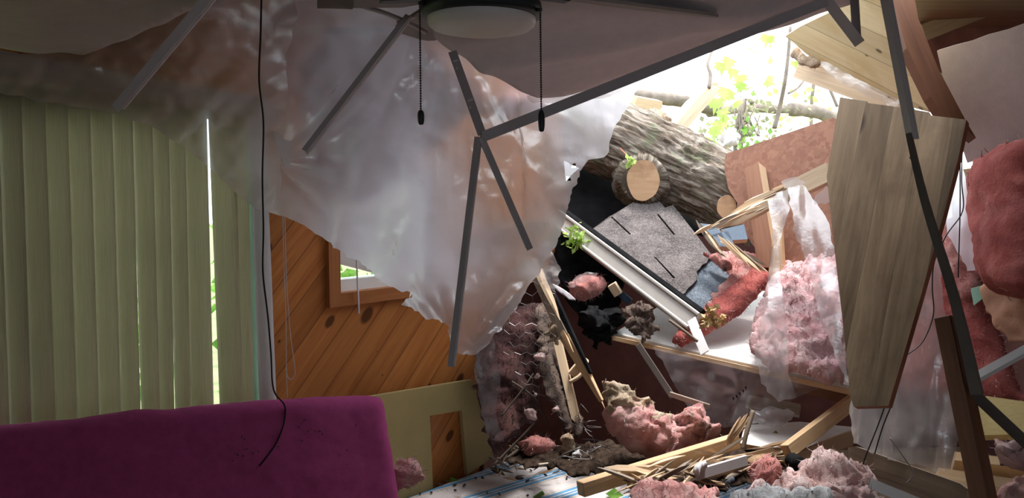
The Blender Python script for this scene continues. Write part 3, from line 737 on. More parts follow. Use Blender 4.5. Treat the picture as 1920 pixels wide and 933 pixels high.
# fallen mini blind and its wand in the window
mb = empty('mini_blind', wp(sw0 + .1, -.02) + V((0, 0, zw0 + .1)), 'white mini blind hanging crooked in the pine framed window', 'mini blind')
for k in range(42):
    y0 = 486 - k * 7.4; x0 = 637; x1 = 850
    A = wall_hit(x0, y0 + 4, -.012); B = wall_hit(x1, y0 + 60 - k * .6, -.012)
    beam('slat', A, B, .020, .0015, M['white_paint'], .15, mb, bev=0)
tag(tube('blind_wand', [wall_hit(668, 470, .03), wall_hit(670, 520, .035), wall_hit(673, 588, .045)], .0035, M['metal_white'], seg=6), 'thin white tilt wand hanging below the crooked mini blind', 'wand')

# cream panel with a cut-out against the pine wall
def wsurf(off):
    f = lambda x, y: (wall_hit(x, y, off) - CAM).dot(FWD)
    return Surf([(700, 740, f(700, 740)), (900, 720, f(900, 720)), (800, 900, f(800, 900))])
cp = slab('plywood_panel', [(690, 744), (864, 715), (886, 712), (905, 780), (926, 856), (876, 890), (866, 769), (806, 779), (812, 915), (690, 960)], wsurf(.06), M['cream'], .02)
tag(cp, 'cream painted plywood panel with a square notch leaning on pine wall', 'panel')
ED = Surf([(860, 716, 3.0), (900, 712, 3.04), (880, 880, 2.95)])

# ================================================================== MATTRESS
zm = 0.45
def off_wall(p):
    o = (p - WO).dot(WN)
    return p + WN * max(0, .05 - o) if (p - WO).dot(WDIR) < s_end + .25 else p
mp = [off_wall(Z(x, y, zm)) for x, y in ((640, 985), (738, 921), (876, 882), (950, 850), (1120, 842), (1300, 842), (1560, 880), (1640, 1010), (1000, 1060))]
sdir = (Z(976, 892, zm) - Z(840, 932, zm)).normalized(); sn = V((-sdir.y, sdir.x, 0))
def mattress():
    m = len(mp); a = [V(p) for p in mp]; c = sum(a, V()) / m; vs, uv, fs = [], [], []; prof = [(0.0, -.16), (-.0, -.03), (.02, -.008), (.045, 0.0)]
    for (ins, dz) in prof:
        for p in a:
            q = p + (c - p).normalized() * ins + V((0, 0, dz)); vs.append(q); uv.append(((q - a[0]).dot(sdir), (q - a[0]).dot(sn)))
    for r_ in range(len(prof) - 1):
        for i in range(m): j = (i + 1) % m; fs.append([r_ * m + i, r_ * m + j, (r_ + 1) * m + j, (r_ + 1) * m + i])
    fs += [[(len(prof) - 1) * m + i for i in range(m)], list(range(m))]
    o = link_mesh('mattress', vs, fs, ticking_mat(sdir), None, False, uv); tag(o, 'white mattress with blue ticking stripes strewn with debris', 'mattress'); return o
mattress()
bf = empty('bed_base', V((0.5, 3.0, 0)), 'low wooden bed base under the striped mattress', 'bed base')
cb = sum((V(p) for p in mp), V()) / len(mp)
flat_pts = [(cb.x + (p.x - cb.x) * .96, cb.y + (p.y - cb.y) * .96) for p in mp]
vs = [V((x, y, z)) for z in (0.0, zm - .161) for x, y in flat_pts]; m_ = len(flat_pts)
link_mesh('frame', vs, [[i, (i + 1) % m_, (i + 1) % m_ + m_, i + m_] for i in range(m_)] + [list(range(m_)), list(range(m_, 2 * m_))], M['dark_lumber'], bf)

# ================================================================== CEILING PIECES, FAN, GRID BARS, PLASTIC
# left sagging panel
pa = [(-60, -60), (420, -60), (385, 0), (300, 48), (225, 82), (155, 108), (80, 98), (0, 84), (-60, 76)]
sa = Surf([(0, 0, 1.42), (0, 84, 1.72), (385, 0, 1.66), (155, 108, 1.85), (150, 20, 1.55)])
tag(sheet('ceiling_panel', pa, sa, M['ceil_panel_shade_left'], 10, lambda x, y: .012 * fbm(V((x / 160, y / 60, 0)), 1.0, 2), thick=.012), 'grey ceiling panel sagging above the left vertical blinds', 'ceiling panel')
# centre sagging panel
pb = [(790, -60), (800, 0), (815, 70), (845, 95), (885, 118), (930, 145), (975, 170), (1010, 183), (1050, 178), (1110, 165), (1190, 138), (1290, 105), (1400, 68), (1545, 18), (1600, -10), (1620, -60)]
sb = Surf([(900, 0, 1.88), (1010, 183, 2.35), (1200, 135, 2.38), (1540, 20, 2.15), (1300, -40, 1.75), (840, 90, 2.1), (1200, 20, 1.95)])
def fold_b(x, y):
    t = y - (100 - (x - 1040) * .19)
    return .020 * math.exp(-(t / 16) ** 2) + .012 * fbm(V((x / 200, y / 70, 3)), 1, 2)
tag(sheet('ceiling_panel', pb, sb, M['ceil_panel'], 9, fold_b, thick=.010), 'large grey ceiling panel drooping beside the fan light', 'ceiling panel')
tag(sheet('pink_facing_strip', ragged([(980, 178), (1050, 178), (1110, 165), (1190, 140), (1290, 108), (1300, 115), (1200, 160), (1130, 185), (1060, 195), (1000, 192)], 1.5, 15, 4), Surf([(1000, 180, 2.42), (1290, 105, 2.45), (1100, 190, 2.48)]), M['film_thin'], 8), 'strip of torn film below the drooping centre ceiling panel', 'plastic strip')
# right panel
pc = ragged([(1757, 96), (1850, 68), (1990, 25), (1990, 262), (1920, 275), (1860, 291), (1812, 306), (1795, 250), (1775, 170)], .8, 30, 5)
sc_ = Surf([(1757, 96, 2.75), (1920, 45, 2.45), (1810, 305, 2.85)])
tag(slab('ceiling_panel', pc, sc_, M['ceil_panel_shade_right'], .012), 'grey ceiling panel tilted at the right edge above the pink insulation', 'ceiling panel')

# fan
FC = P(903, 20, 1.70); FC = V((FC.x, FC.y, 0)); fan = empty('ceiling_fan', V((FC.x, FC.y, 2.30)), 'black ceiling fan with white bowl light above the room', 'ceiling fan')
zb = P(903, 51, 1.70).z
lathe('motor_housing', [(.02, ZC), (.06, ZC - .005), (.065, zb + .20), (.10, zb + .185), (.122, zb + .15), (.127, zb + .050), (.122, zb + .036), (.02, zb + .035)], FC, M['black_metal'], fan)
lathe('light_rim', [(.10, zb + .050), (.131, zb + .050), (.134, zb + .038), (.131, zb + .022), (.12, zb + .019)], FC, M['black_metal'], fan)
lathe('glass_bowl', [(.118, zb + .034), (.120, zb + .014), (.117, zb + .004), (.108, zb - .003), (.085, zb - .008), (.05, zb - .011), (.002, zb - .012)], FC, M['opal'], fan)
zbl = P(630, 30, 1.72).z
def blade(tip, wid, z, tilt, tilt2=0):
    d = (tip - FC); d.z = 0; L = d.length; d.normalize(); s = V((-d.y, d.x, 0)); prof = [(.12, .4), (.17, .85), (.35, 1.0), (L - .04, 1.05), (L - .01, .8), (L, .45)]; vs, fs = [], []
    for zz in (0, .008):
        for t, w in prof:
            for sg in (-1, 1): vs.append(V((FC.x, FC.y, z + zz)) + d * t + s * (sg * wid * w * .5) + V((0, 0, sg * tilt * w + tilt2 * t)))
    n = len(prof)
    for b in (0, n * 2):
        for i in range(n - 1): fs.append([b + i * 2, b + i * 2 + 1, b + i * 2 + 3, b + i * 2 + 2])
    for i in range(n - 1):
        for e in (0, 1): fs.append([i * 2 + e, i * 2 + 2 + e, i * 2 + 2 + e + 2 * n, i * 2 + e + 2 * n])
    fs += [[0, 1, 1 + 2 * n, 2 * n], [2 * n - 2, 2 * n - 1, 4 * n - 1, 4 * n - 2]]
    b_ = link_mesh('fan_blade', vs, fs, M['blade'], fan)
    beam('blade_iron', V((FC.x, FC.y, z - .004)) + d * .10, V((FC.x, FC.y, z - .004)) + d * .22 + V((0, 0, tilt2 * .22)), .03, .006, M['black_metal'], 0, b_, ref=V((0, 0, 1)))
blade(P(628, 22, 1.62), .10, zbl + .03, .010, -.05)
blade(P(1330, -10, 1.98), .12, zbl + .055, .012)
blade(V((FC.x + .12, FC.y - .56, 0)), .12, zbl + .055, .012)
blade(V((FC.x - .22, FC.y + .52, 0)), .11, zbl + .05, .012)
def chain(x, y0, y1, y2, d, side):
    A = P(x, y0, d); B = P(x + 2, y1, d); C = P(x + 2.5, y2, d); n = 42; path = [A + (B - A) * (i / (n * 2)) for i in range(n * 2 + 1)]
    c = tube('pull_chain', path, lambda f: .0027 if int(round(f * n * 2)) % 2 else .0008, M['black_metal'], fan, 6, 1)
    tube('chain_fob', [B, B + (C - B) * .12, B + (C - B) * .3, B + (C - B) * .65, B + (C - B) * .92, C], lambda f: .002 + .0055 * math.sin(min(1, f * 1.02) * math.pi) ** .7 if f < .99 else .001, M['black_metal'], c, 10, 3)
    e = P(x + side * 14, y0 + 1, d + .06)
    beam('chain_arm', A, e, .008, .008, M['black_metal'], 0, fan)
chain(787, 6, 206, 234, 1.62, 1)
chain(1013, 18, 206, 247, 1.62, -1)

# grid bars
B_ = lambda x, y, d: P(x, y, d)
tbar('grid_bar', B_(400, -18, 1.62), B_(215, 204, 1.72), M['metal'], .021, .03, .45, label='grey ceiling grid bar slanting over the left blind valance')
tbar('grid_bar', B_(765, 28, 1.90), B_(570, 282, 1.80), M['metal'], .015, .020, .6, label='long grid bar with dark side slanting left below the fan blade')
tbar('grid_bar', B_(848, 96, 1.98), B_(904, 252, 1.90), M['metal_dark'], .022, .03, -.1, label='short slotted dark grid bar right of the left pull chain', slots=((.12, .0, .006), (.21, .004, .002), (.60, -.001, .007), (.68, .005, .002)))
tbar('grid_bar', B_(906, 256, 1.885), B_(1560, -2, 2.0), M['metal_dark'], .026, .03, .15, label='longest dark grid bar rising right across the bright roof hole')
tbar('grid_bar', B_(895, 256, 1.89), B_(844, 687, 1.86), M['metal_dark'], .015, .025, .4, label='dark grid bar hanging almost straight down in front of plastic')
tbar('grid_bar', B_(903, 258, 1.90), B_(994, 467, 1.98), M['metal_dark'], .017, .03, -.2, label='shorter dark grid bar slanting right in front of the plastic')
tbar('grid_bar', B_(1530, -25, 2.0), B_(1612, 82, 2.0), M['metal'], .028, .03, .35, label='bent grid bar end with a pointed tip by the yellow boards')
tbar('grid_bar', B_(1601, -20, 2.02), B_(1607, 80, 2.02), M['metal_dark'], .022, .03, -.2, label='upright dark grid bar stub beside the yellow roof boards')
tbar('grid_bar', B_(1651, -30, 1.86), B_(1706, 260, 1.82), M['metal'], .017, .032, .55, label='grid bar running down over the upper part of the big plank')
t8 = tube('grid_bar', [B_(1704, 250, 1.82), B_(1735, 380, 1.80), B_(1790, 560, 1.78), B_(1832, 738, 1.76)], lambda f: .008 + .008 * f, M['metal_shaded_grimy'], seg=4, n=4, smooth=False)
tag(t8, 'thick dark grid bar continuing down past the edge of the big plank', 'ceiling grid bar')
tbar('grid_bar', B_(1824, 736, 1.78), B_(1960, 864, 1.72), M['metal_shaded_grimy'], .026, .03, .3, label='dark grid bar slanting down to the right bottom corner')
tbar('grid_bar', B_(1826, 706, 1.95), B_(1960, 632, 1.9), M['metal_white'], .020, .03, -.5, label='short white grid bar at the right edge above the yellow foam')
# white curved strips between fan and plastic
st1 = tube('edge_strip', [P(600, -8, 2.0), P(665, 8, 2.0), P(720, 24, 2.0), P(770, 45, 2.02), P(800, 62, 2.04)], .006, M['ceil_panel'], seg=4)
tag(st1, 'thin curved grey strip passing behind the left fan blade', 'metal strip')
st2 = tube('edge_strip', [P(745, 44, 2.0), P(790, 25, 2.0), P(830, 14, 2.0)], .006, M['ceil_panel'], seg=4)
tag(st2, 'short grey strip meeting the slanting grid bar near the fan', 'metal strip')

# main hanging plastic
edge = [(503, 385), (520, 396), (545, 401), (562, 409), (590, 430), (615, 448), (650, 473), (690, 503), (722, 527), (760, 544), (788, 552), (797, 560), (766, 562), (757, 572), (774, 581), (792, 588), (806, 603), (826, 602), (843, 612), (849, 640), (860, 664), (885, 668), (906, 655), (928, 628), (955, 590), (978, 548), (986, 530), (1000, 505), (1020, 478), (1032, 455), (1045, 420), (1058, 390), (1066, 355), (1085, 330), (1103, 295), (1120, 298), (1136, 292), (1150, 240), (1170, 208), (1192, 176)]
pm = [(520, -40), (505, 60), (500, 150), (498, 240), (500, 330)] + ragged(edge, 1.8, 7, 8)[:-8] + [(1192, 176), (1240, 110), (1200, 40), (1000, -40)]
smn = Surf([(520, 0, 2.42), (500, 380, 2.58), (620, 430, 2.52), (760, 560, 2.45), (870, 655, 2.22), (800, 300, 2.25), (700, 20, 2.3), (980, 540, 2.45), (1060, 390, 2.62), (1190, 180, 2.85), (1000, 150, 2.5), (900, 420, 2.28), (850, 60, 2.25), (1240, 110, 2.9), (1000, -40, 2.3)])
def plastic_disp(x, y):
    a1 = math.atan2(y - 60, x - 840); r1 = math.hypot(x - 840, y - 60); h = .018 * noise.noise(V((a1 * 5, r1 / 900, 0))) * min(1, r1 / 150)
    h += .010 * (1 - abs(noise.noise(V((a1 * 9, r1 / 700, 5))))) * min(1, r1 / 200)
    a2 = math.atan2(y - 670, x - 870); r2 = math.hypot(x - 870, y - 670); h += .030 * noise.noise(V((a2 * 7, 0, 9))) * math.exp(-(r2 / 170) ** 2) * min(1, r2 / 25)
    a3 = math.atan2(y - 300, x - 510); r3 = math.hypot(x - 510, y - 300); h += .020 * noise.noise(V((a3 * 5, 3, 9))) * math.exp(-(r3 / 160) ** 2) * min(1, r3 / 30)
    h += .022 * (1 - 2 * abs(noise.noise(V((x / 190 + y / 700, y / 520, 17))))) ** 3 + .016 * fbm(V((x / 150, y / 150, 7)), 1, 3) + .004 * fbm(V((x / 30, y / 30, 2)), 1, 3)
    h += .016 * math.exp(-((x - 968 - (y - 300) * .02) / 7) ** 2) * max(0, min(1, (y - 150) / 40)) * max(0, min(1, (440 - y) / 60))
    return h
hl = [ragged([(1072, 306), (1084, 304), (1080, 314), (1073, 316)], .7, 5, 1), ragged([(1058, 330), (1067, 328), (1070, 338), (1062, 346)], .7, 5, 2), ragged([(1080, 324), (1088, 320), (1090, 328), (1084, 332)], .7, 5, 3), [(733, 290), (739, 291), (737, 296)], [(812, 292), (818, 294), (815, 297)]]
mpf = sheet('plastic_sheet', pm, smn, M['film'], 6, plastic_disp, hl)
tag(mpf, 'huge torn translucent plastic sheet hanging from the ceiling in the middle', 'plastic sheet')
# thinner film in front of the blinds
pl = [(-60, 96), (120, 100), (390, -40), (560, -40), (540, 120), (528, 300), (520, 396), (503, 398), (484, 392), (462, 378), (440, 360), (405, 325), (372, 298), (345, 275), (318, 258), (280, 236), (230, 218), (120, 196), (0, 172), (-60, 160)]
sl_ = Surf([(0, 170, 1.86), (0, 96, 1.80), (390, 0, 1.95), (500, 390, 2.42), (540, 0, 2.25), (345, 275, 2.15), (520, 200, 2.3)])
tag(sheet('plastic_sheet', pl, sl_, M['film_thin'], 8, lambda x, y: .014 * fbm(V((x / 110, y / 70, 0)), 1, 3) + .01 * noise.noise(V(((x + y) / 40, 0, 4)))), 'thin brownish plastic sheet draped over the top of the vertical blinds', 'plastic sheet')
# pointed fold at the corner
tag(sheet('plastic_flap', [(506, 230), (518, 248), (540, 266), (548, 262), (546, 300), (540, 320), (530, 300), (518, 265)], Surf([(506, 230, 2.30), (548, 262, 2.34), (540, 320, 2.38)]), M['film'], 5), 'small pale pointed plastic fold above the blind corner', 'plastic flap')
# small ragged pieces at the right rim
tag(sheet('plastic_scrap', ragged([(1000, 500), (1032, 440), (1036, 470), (1048, 520), (1040, 548), (1020, 540)], 2, 8, 2), Surf([(1000, 500, 2.62), (1036, 450, 2.66), (1030, 545, 2.68)]), M['film_clear'], 5, lambda x, y: .02 * fbm(V((x / 20, y / 30, 0)), 1, 3)), 'ragged clear plastic scrap at the top of the splintered rafter', 'plastic scrap')
# pink batt behind the plastic near the ceiling
pk = ragged([(610, 60), (700, 40), (780, 60), (850, 120), (930, 170), (1060, 195), (1000, 225), (880, 210), (830, 260), (760, 330), (680, 390), (600, 370), (560, 330), (560, 120)], 4, 20, 11)
tag(puff('insulation_batt', pk, Surf([(600, 60, 2.56), (1000, 200, 2.85), (640, 350, 2.68)]), M['pink_dirty'], .04, 40, .02, 6, 10, seed=2), 'deep pink insulation batt showing blurred behind the plastic sheet', 'insulation')

# ================================================================== THE HOLE: TREE, ROOF PIECES
def ridge(f, an, p):
    return 1 + .07 * fbm(V((f * 6, math.cos(an) * 3.2, math.sin(an) * 3.2)), 1.6, 5) - .075 * abs(noise.noise(V((f * 9 + .8 * noise.noise(V((f * 30, an, 0))), math.cos(an) * 9, math.sin(an) * 9)))) 
trunk = empty('tree_trunk', P(1250, 320, 4.1), 'thick fallen tree trunk with rough bark lying across the roof hole', 'tree trunk')
TA = [P(960, 175, 4.75), P(1090, 236, 4.5), P(1190, 278, 4.3), P(1290, 325, 4.15), P(1370, 362, 4.0), P(1440, 400, 3.9)]
tube('bark', TA, lambda f: .235 - .045 * f, M['bark'], trunk, 150, 40, ridge)
KA, KB = P(1206, 336, 4.20), P(1206, 338, 3.985)
tube('branch_collar', [KA, KA + (KB - KA) * .5, KA + (KB - KA) * .9, KB], lambda f: .17 - .065 * f, M['bark'], trunk, 40, 7, lambda f, a, p: 1 + .14 * fbm(p, 9, 4))
def disc(name, c, n, rx, ry, mat, parent, rot=0, th=.012, seed=0):
    u = n.cross(V((0, 0, 1))).normalized(); v = n.cross(u); vs = []; k = 28; r = random.Random(seed)
    for z in (0, th):
        for i in range(k):
            a = 2 * math.pi * i / k; q = 1 + .10 * noise.noise(V((math.cos(a) * 1.5 + seed, math.sin(a) * 1.5, 0)))
            vs.append(c + n * z + u * rx * q * math.cos(a) + v * ry * q * math.sin(a))
    return link_mesh(name, vs, [list(range(k)), list(range(k, 2 * k))] + [[i, (i + 1) % k, (i + 1) % k + k, i + k] for i in range(k)], mat, parent, False, [((q - c).dot(u), (q - c).dot(v)) for q in vs])
disc('sawn_face', KB, (CAM - KB).normalized(), .080, .108, M['cut_wood'], trunk, seed=2)
disc('sawn_face', P(1362, 388, 3.80), (CAM + V((.8, 0, .2)) - P(1360, 380, 3.7)).normalized(), .045, .06, M['cut_wood'], trunk, seed=4)
# green shoot on the trunk
sh = empty('leaf_sprig', P(1175, 300, 3.95), 'small green sprig sprouting from the bark beside the sawn knot', 'sprig')
tube('stem', [P(1163, 278, 4.02), P(1172, 288, 3.95), P(1180, 298, 3.92)], .004, M['plank_edge'], sh, 5, 3)
leaves('leaves', [P(1180 + random.uniform(-3, 3), 300 + random.uniform(-3, 6), 3.91) for _ in range(10)], .04, M['leaf'], sh, 3)

# timber and blocks behind the trunk
tag(beam('lumber_post', P(1248, 262, 4.9), P(1336, 160, 5.2), .085, .09, M['pale_lumber'], .5, rag=.08, seed=3), 'broken brown post rising behind the trunk against the sky', 'timber')
tag(puff('insulation_chunk', ragged([(1196, 214), (1225, 206), (1250, 215), (1262, 238), (1240, 252), (1212, 236)], 2, 8, 3), Surf([(1196, 214, 4.7), (1262, 238, 4.75), (1212, 240, 4.7)]), M['tan_wool'], .08, 16, .03, 12, 4, seed=4), 'tan insulation chunk resting on the trunk by the broken post', 'insulation')
tag(beam('board_end', P(1262, 232, 5.3), P(1296, 192, 5.5), .06, .05, M['grey_lumber'], .2), 'small grey board end leaning left of the broken brown post', 'timber')
for i, (a, b, r_, lb) in enumerate((((1180, 178, 6.5), (1345, 208, 7.2), .055, 'grey fallen log behind the trunk at the left of the sky hole'), ((1330, 210, 7.5), (1470, 205, 8.5), .05, 'pale fallen log in the overgrown background'), ((1480, 205, 8.0), (1565, 222, 8.2), .07, 'mossy fallen log right of the thin saplings'))):
    tag(tube('fallen_log', [P(*a), (P(*a) + P(*b)) / 2 + V((0, 0, .03)), P(*b)], r_, M['branch'], seg=10, fn=lambda f, an, p: 1 + .2 * fbm(p, 5, 3)), lb, 'log')
tag(beam('roof_board', P(1185, 196, 5.2), P(1240, 205, 5.6), .12, .04, M['pale_lumber'], .2, rag=.1, seed=6), 'torn pale roof board lying above the trunk near the plastic', 'timber')
# saplings
rl = random.Random(12)
def sapling(pts, rad, leafspots, label, size=.16, d=5.6):
    t = empty('maple_sapling', pts[0], label, 'sapling')
    tube('stem', pts, rad, M['branch'], t, 7, 5)
    for (x, y) in leafspots: maple_leaf(P(x, y, d + rl.uniform(-.3, .3)), size * rl.uniform(.7, 1.15), M['leaf'], t, rl)
sapling([P(1329, 165, 5.1), P(1332, 140, 5.15), P(1327, 120, 5.2), P(1335, 95, 5.3), P(1350, 60, 5.4)], lambda f: .013 - .006 * f, [(1355, 118), (1372, 128), (1388, 140), (1365, 170), (1345, 185), (1352, 205), (1380, 190), (1340, 240), (1360, 165), (1392, 155), (1335, 262), (1348, 225), (1370, 110), (1362, 215)], 'bright green maple sapling in front of the white sky', .11)
sapling([P(1452, 240, 6.4), P(1462, 200, 6.4), P(1472, 150, 6.3), P(1478, 100, 6.3), P(1482, 50, 6.3)], lambda f: .02 - .008 * f, [(1441, 66), (1490, 115), (1436, 150)], 'thin dark sapling with few leaves right of the maple', .10, 6.3)
tag(tube('bare_stem', [P(1478, 175, 7.0), P(1500, 160, 7.1), P(1525, 120, 7.2), P(1545, 90, 7.2)], .011, M['branch'], seg=6), 'bare slanting twig at the right of the sky hole', 'twig')
tag(tube('bare_stem', [P(1570, 200, 6.2), P(1555, 165, 6.2), P(1545, 150, 6.3), P(1535, 120, 6.4)], .012, M['branch'], seg=6), 'bare dark twig beside the loose rafter end', 'twig')
def shrub(c, rad, n, size, label, mat, seed, parent_name='shrub'):
    r = random.Random(seed); t = empty(parent_name, V((c.x, c.y, -.12)), label, 'shrub'); pts = []
    for _ in range(n):
        q = V((r.gauss(0, .5), r.gauss(0, .5), r.gauss(0, .5))); pts.append(c + V((q.x * rad.x, q.y * rad.y, q.z * rad.z)))
    leaves('foliage', pts, size, mat, t, seed, 'stuff')
    tube('stem', [V((c.x, c.y, -.13)), c - V((.05, 0, 0)), c + V((.05, 0, rad.z * .7))], .02, M['branch'], t, 6, 3)
shrub(P(1400, 235, 7.0), V((.42, .4, .28)), 240, .06, 'leafy brush heap behind the trunk under the maple', M['brush'], 21)
shrub(P(1390, 262, 6.6), V((.30, .3, .2)), 110, .06, 'low weeds growing right against the trunk', M['leaf_dark'], 22)
shrub(P(1530, 190, 9.0), V((1.0, .7, .6)), 90, .10, 'sunlit shrub at the right of the sky hole', M['leaf'], 23)
for i in range(16):
    r_ = random.Random(40 + i); x = r_.uniform(1375, 1425); A = P(x, 255, 6.4); B = P(x + r_.uniform(-25, 25), r_.uniform(195, 235), 6.5)
    tag(tube('twig', [A, (A + B) / 2 + V((r_.uniform(-.03, .03), 0, 0)), B], .006, M['branch'], seg=5, n=3), 'thin dry twig standing in the brush heap', 'twig', 'dry twigs in the brush heap')
tag(puff('foil_scrap', ragged([(1345, 255), (1372, 240), (1388, 256), (1385, 272), (1360, 275)], 2, 7, 5), Surf([(1345, 255, 6.0), (1388, 256, 6.0), (1360, 278, 5.95)]), M['metal'], .05, 12, .03, 8, 4, seed=9), 'crumpled grey metal scrap in the brush behind the trunk', 'scrap')
# green garden seen past the blinds and through the window
for i, (s, o, z, r3, lb) in enumerate(((-.3, -1.5, .7, V((.42, .4, .9)), 'green garden shrub outside the patio door, left one'), (.62, -1.5, .8, V((.42, .4, .9)), 'green garden shrub outside the patio door, middle one'), (1.2, -3.6, 1.2, V((.8, .5, 1.2)), 'tall green garden shrub outside the patio door, right one'), (2.2, -1.9, 1.2, V((.5, .4, 1.0)), 'green garden shrub outside the pine framed window'))):
    shrub(wp(s, o) + V((0, 0, z)), r3, 520, .12, lb, M['leaf_dark'], 60 + i)

# black felt sheets put in for the shadow under trunk and gutter
tag(slab('shadow_felt', ragged([(1030, 400), (1062, 340), (1110, 296), (1170, 320), (1260, 370), (1350, 410), (1330, 440), (1230, 420), (1180, 440), (1100, 450)], 3, 20, 7), Surf([(1030, 400, 4.3), (1110, 296, 4.75), (1350, 410, 4.35)]), M['felt'], .02), 'torn black felt standing in for the shadow under the trunk', 'shadow felt')
tag(sheet('shadow_felt', ragged([(1036, 425), (1070, 440), (1128, 490), (1165, 530), (1170, 600), (1130, 640), (1085, 610), (1060, 560), (1040, 500)], 3, 14, 8), Surf([(1036, 425, 3.75), (1165, 530, 3.85), (1085, 610, 3.8)]), M['felt'], 7, lambda x, y: .05 * fbm(V((x / 40, y / 40, 0)), 1, 4), thick=.006), 'crumpled black felt standing in for shadow below the gutter', 'shadow felt')
tag(puff('needle_clump', ragged([(1088, 590), (1115, 575), (1150, 580), (1172, 602), (1150, 625), (1125, 655), (1100, 640)], 5, 6, 12), Surf([(1088, 590, 3.45), (1172, 602, 3.5), (1100, 650, 3.45)]), M['felt'], .08, 18, .05, 14, 4, seed=3), 'black spiky clump hanging in the hollow below the gutter', 'debris clump')
tag(puff('insulation_chunk', ragged([(1068, 528), (1100, 512), (1128, 515), (1132, 540), (1115, 560), (1085, 565), (1065, 552)], 2, 8, 13), Surf([(1068, 528, 3.6), (1132, 530, 3.65), (1085, 565, 3.6)]), M['pink_dirty'], .07, 18, .02, 9, 4, seed=5), 'dark pink insulation lump tucked below the left end of the gutter', 'insulation')
tag(sheet('plastic_scrap', ragged([(1065, 530), (1100, 508), (1122, 512), (1105, 525), (1070, 540)], 1.5, 7, 13), Surf([(1065, 530, 3.50), (1122, 512, 3.55), (1070, 545, 3.5)]), M['film_clear'], 4, lambda x, y: .01 * fbm(V((x / 10, y / 20, 0)), 1, 3)), 'shiny clear plastic scrap on the dark pink insulation lump', 'plastic scrap')

# shingled roof section
RS = Surf([(1100, 437, 3.75), (1225, 371, 4.05), (1295, 600, 3.25)])
RSu = Surf([(1100, 437, 3.78), (1225, 371, 4.08), (1295, 600, 3.28)])
roof = empty('roof_section', P(1210, 500, 3.6), 'broken roof section with brown grey shingles and a metal eave', 'roof section')
slots = [[(1143, 405), (1146, 404), (1183, 438), (1181, 440)], [(1231, 401), (1235, 401), (1266, 439), (1263, 440)], [(1226, 481), (1230, 482), (1266, 520), (1263, 522)]]
up = [(1100, 437), (1187, 379), (1205, 382), (1222, 370), (1238, 378), (1247, 389), (1262, 384), (1300, 432), (1336, 480)] + ragged([(1336, 480), (1306, 508), (1310, 520), (1285, 548), (1268, 562)], 1.5, 7, 3)[1:-14] + [(1268, 562)]
def clean(poly): return [p for i, p in enumerate(poly) if i == 0 or math.hypot(p[0] - poly[i - 1][0], p[1] - poly[i - 1][1]) > 1.0]
slab('shingle_course', clean(up), RS, M['shingle'], .006, holes=slots, parent=roof)
slab('lower_shingle_course', [(1338, 476), (1372, 520), (1340, 552), (1296, 603), (1262, 566), (1280, 545), (1300, 505)], RSu, M['shingle_blue'], .006, parent=roof)
slab('felt_underlay', [(1106, 438), (1187, 384), (1244, 392), (1296, 436), (1334, 482), (1366, 520), (1296, 598), (1262, 562)], Surf([(1100, 437, 3.80), (1225, 371, 4.10), (1295, 600, 3.30)]), M['felt'], .004, parent=roof)
slab('sheathing', [(1050, 405), (1106, 438), (1187, 386), (1244, 394), (1296, 438), (1330, 482), (1362, 520), (1296, 600), (1250, 560)], Surf([(1100, 437, 3.825), (1225, 371, 4.125), (1295, 600, 3.325)]), M['dark_lumber'], .015, parent=roof)
GA, GB = P(1030, 402, 3.92), P(1300, 606, 3.22)
dn = (P(1150, 530, 3.5) - P(1160, 500, 3.5)).normalized()
def eave():
    a = (GB - GA).normalized(); n = (CAM - GA); n = (n - a * n.dot(a)).normalized(); s = a.cross(n); s = s if s.z > 0 else -s
    # section of the eave trough: drip edge, front face with a step, lip, back
    sec = [(.052, -.02), (.052, .012), (.046, .018), (.038, .018), (.034, .010), (-.018, .016), (-.024, .026), (-.030, .026), (-.036, .012), (-.040, -.03), (-.034, -.09), (.05, -.09)]
    vs = [E + s * x + n * y for E in (GA, GB) for x, y in sec]; m = len(sec)
    link_mesh('eave_trough', vs, [[i, (i + 1) % m, (i + 1) % m + m, i + m] for i in range(m)] + [list(range(m)), list(range(m, 2 * m))], M['gutter'], roof)
    sec2 = [(.052, -.02), (.072, -.03), (.074, .0), (.056, .014)]; vs = [E + s * x + n * y for E in (GA + a * .02, GB - a * .0) for x, y in sec2]
    link_mesh('drip_edge', vs, [[i, (i + 1) % 4, (i + 1) % 4 + 4, i + 4] for i in range(4)] + [[0, 1, 2, 3], [4, 5, 6, 7]], M['felt'], roof)
eave()
tag(beam('trim_strip', P(1296, 598, 3.16), P(1322, 662, 3.02), .040, .006, M['metal_white'], .3), 'short white metal strip dangling from the end of the eave', 'metal strip')
tag(tube('twig', [P(1255, 600, 3.12), P(1280, 618, 3.08), P(1308, 640, 3.05)], .006, M['dark_lumber'], seg=6), 'dark twig caught at the end of the eave', 'twig')
sp2 = empty('leaf_sprig', P(1080, 440, 3.78), 'fresh green leafy sprig lying on the left end of the eave', 'sprig')
tube('stem', [P(1060, 426, 3.74), P(1080, 436, 3.70), P(1095, 448, 3.70)], .003, M['leaf_dark'], sp2, 5, 3)
leaves('leaves', [P(1080 + random.gauss(0, 9), 445 + random.gauss(0, 11), 3.69 + random.uniform(-.03, .02)) for _ in range(60)], .032, M['leaf'], sp2, 5)
tag(sheet('bent_flashing', ragged([(1036, 530), (1046, 534), (1082, 562), (1068, 560), (1045, 545)], 1, 8, 1), Surf([(1036, 530, 3.3), (1082, 562, 3.35), (1045, 545, 3.3)]), M['metal_dark'], 4, thick=.003), 'curled dark flashing piece near the splintered rafter top', 'flashing')
tag(beam('lumber_offcut', P(1147, 532, 3.5), P(1160, 552, 3.5), .04, .03, M['pale_lumber'], .3), 'tiny tan offcut below the eave', 'timber')
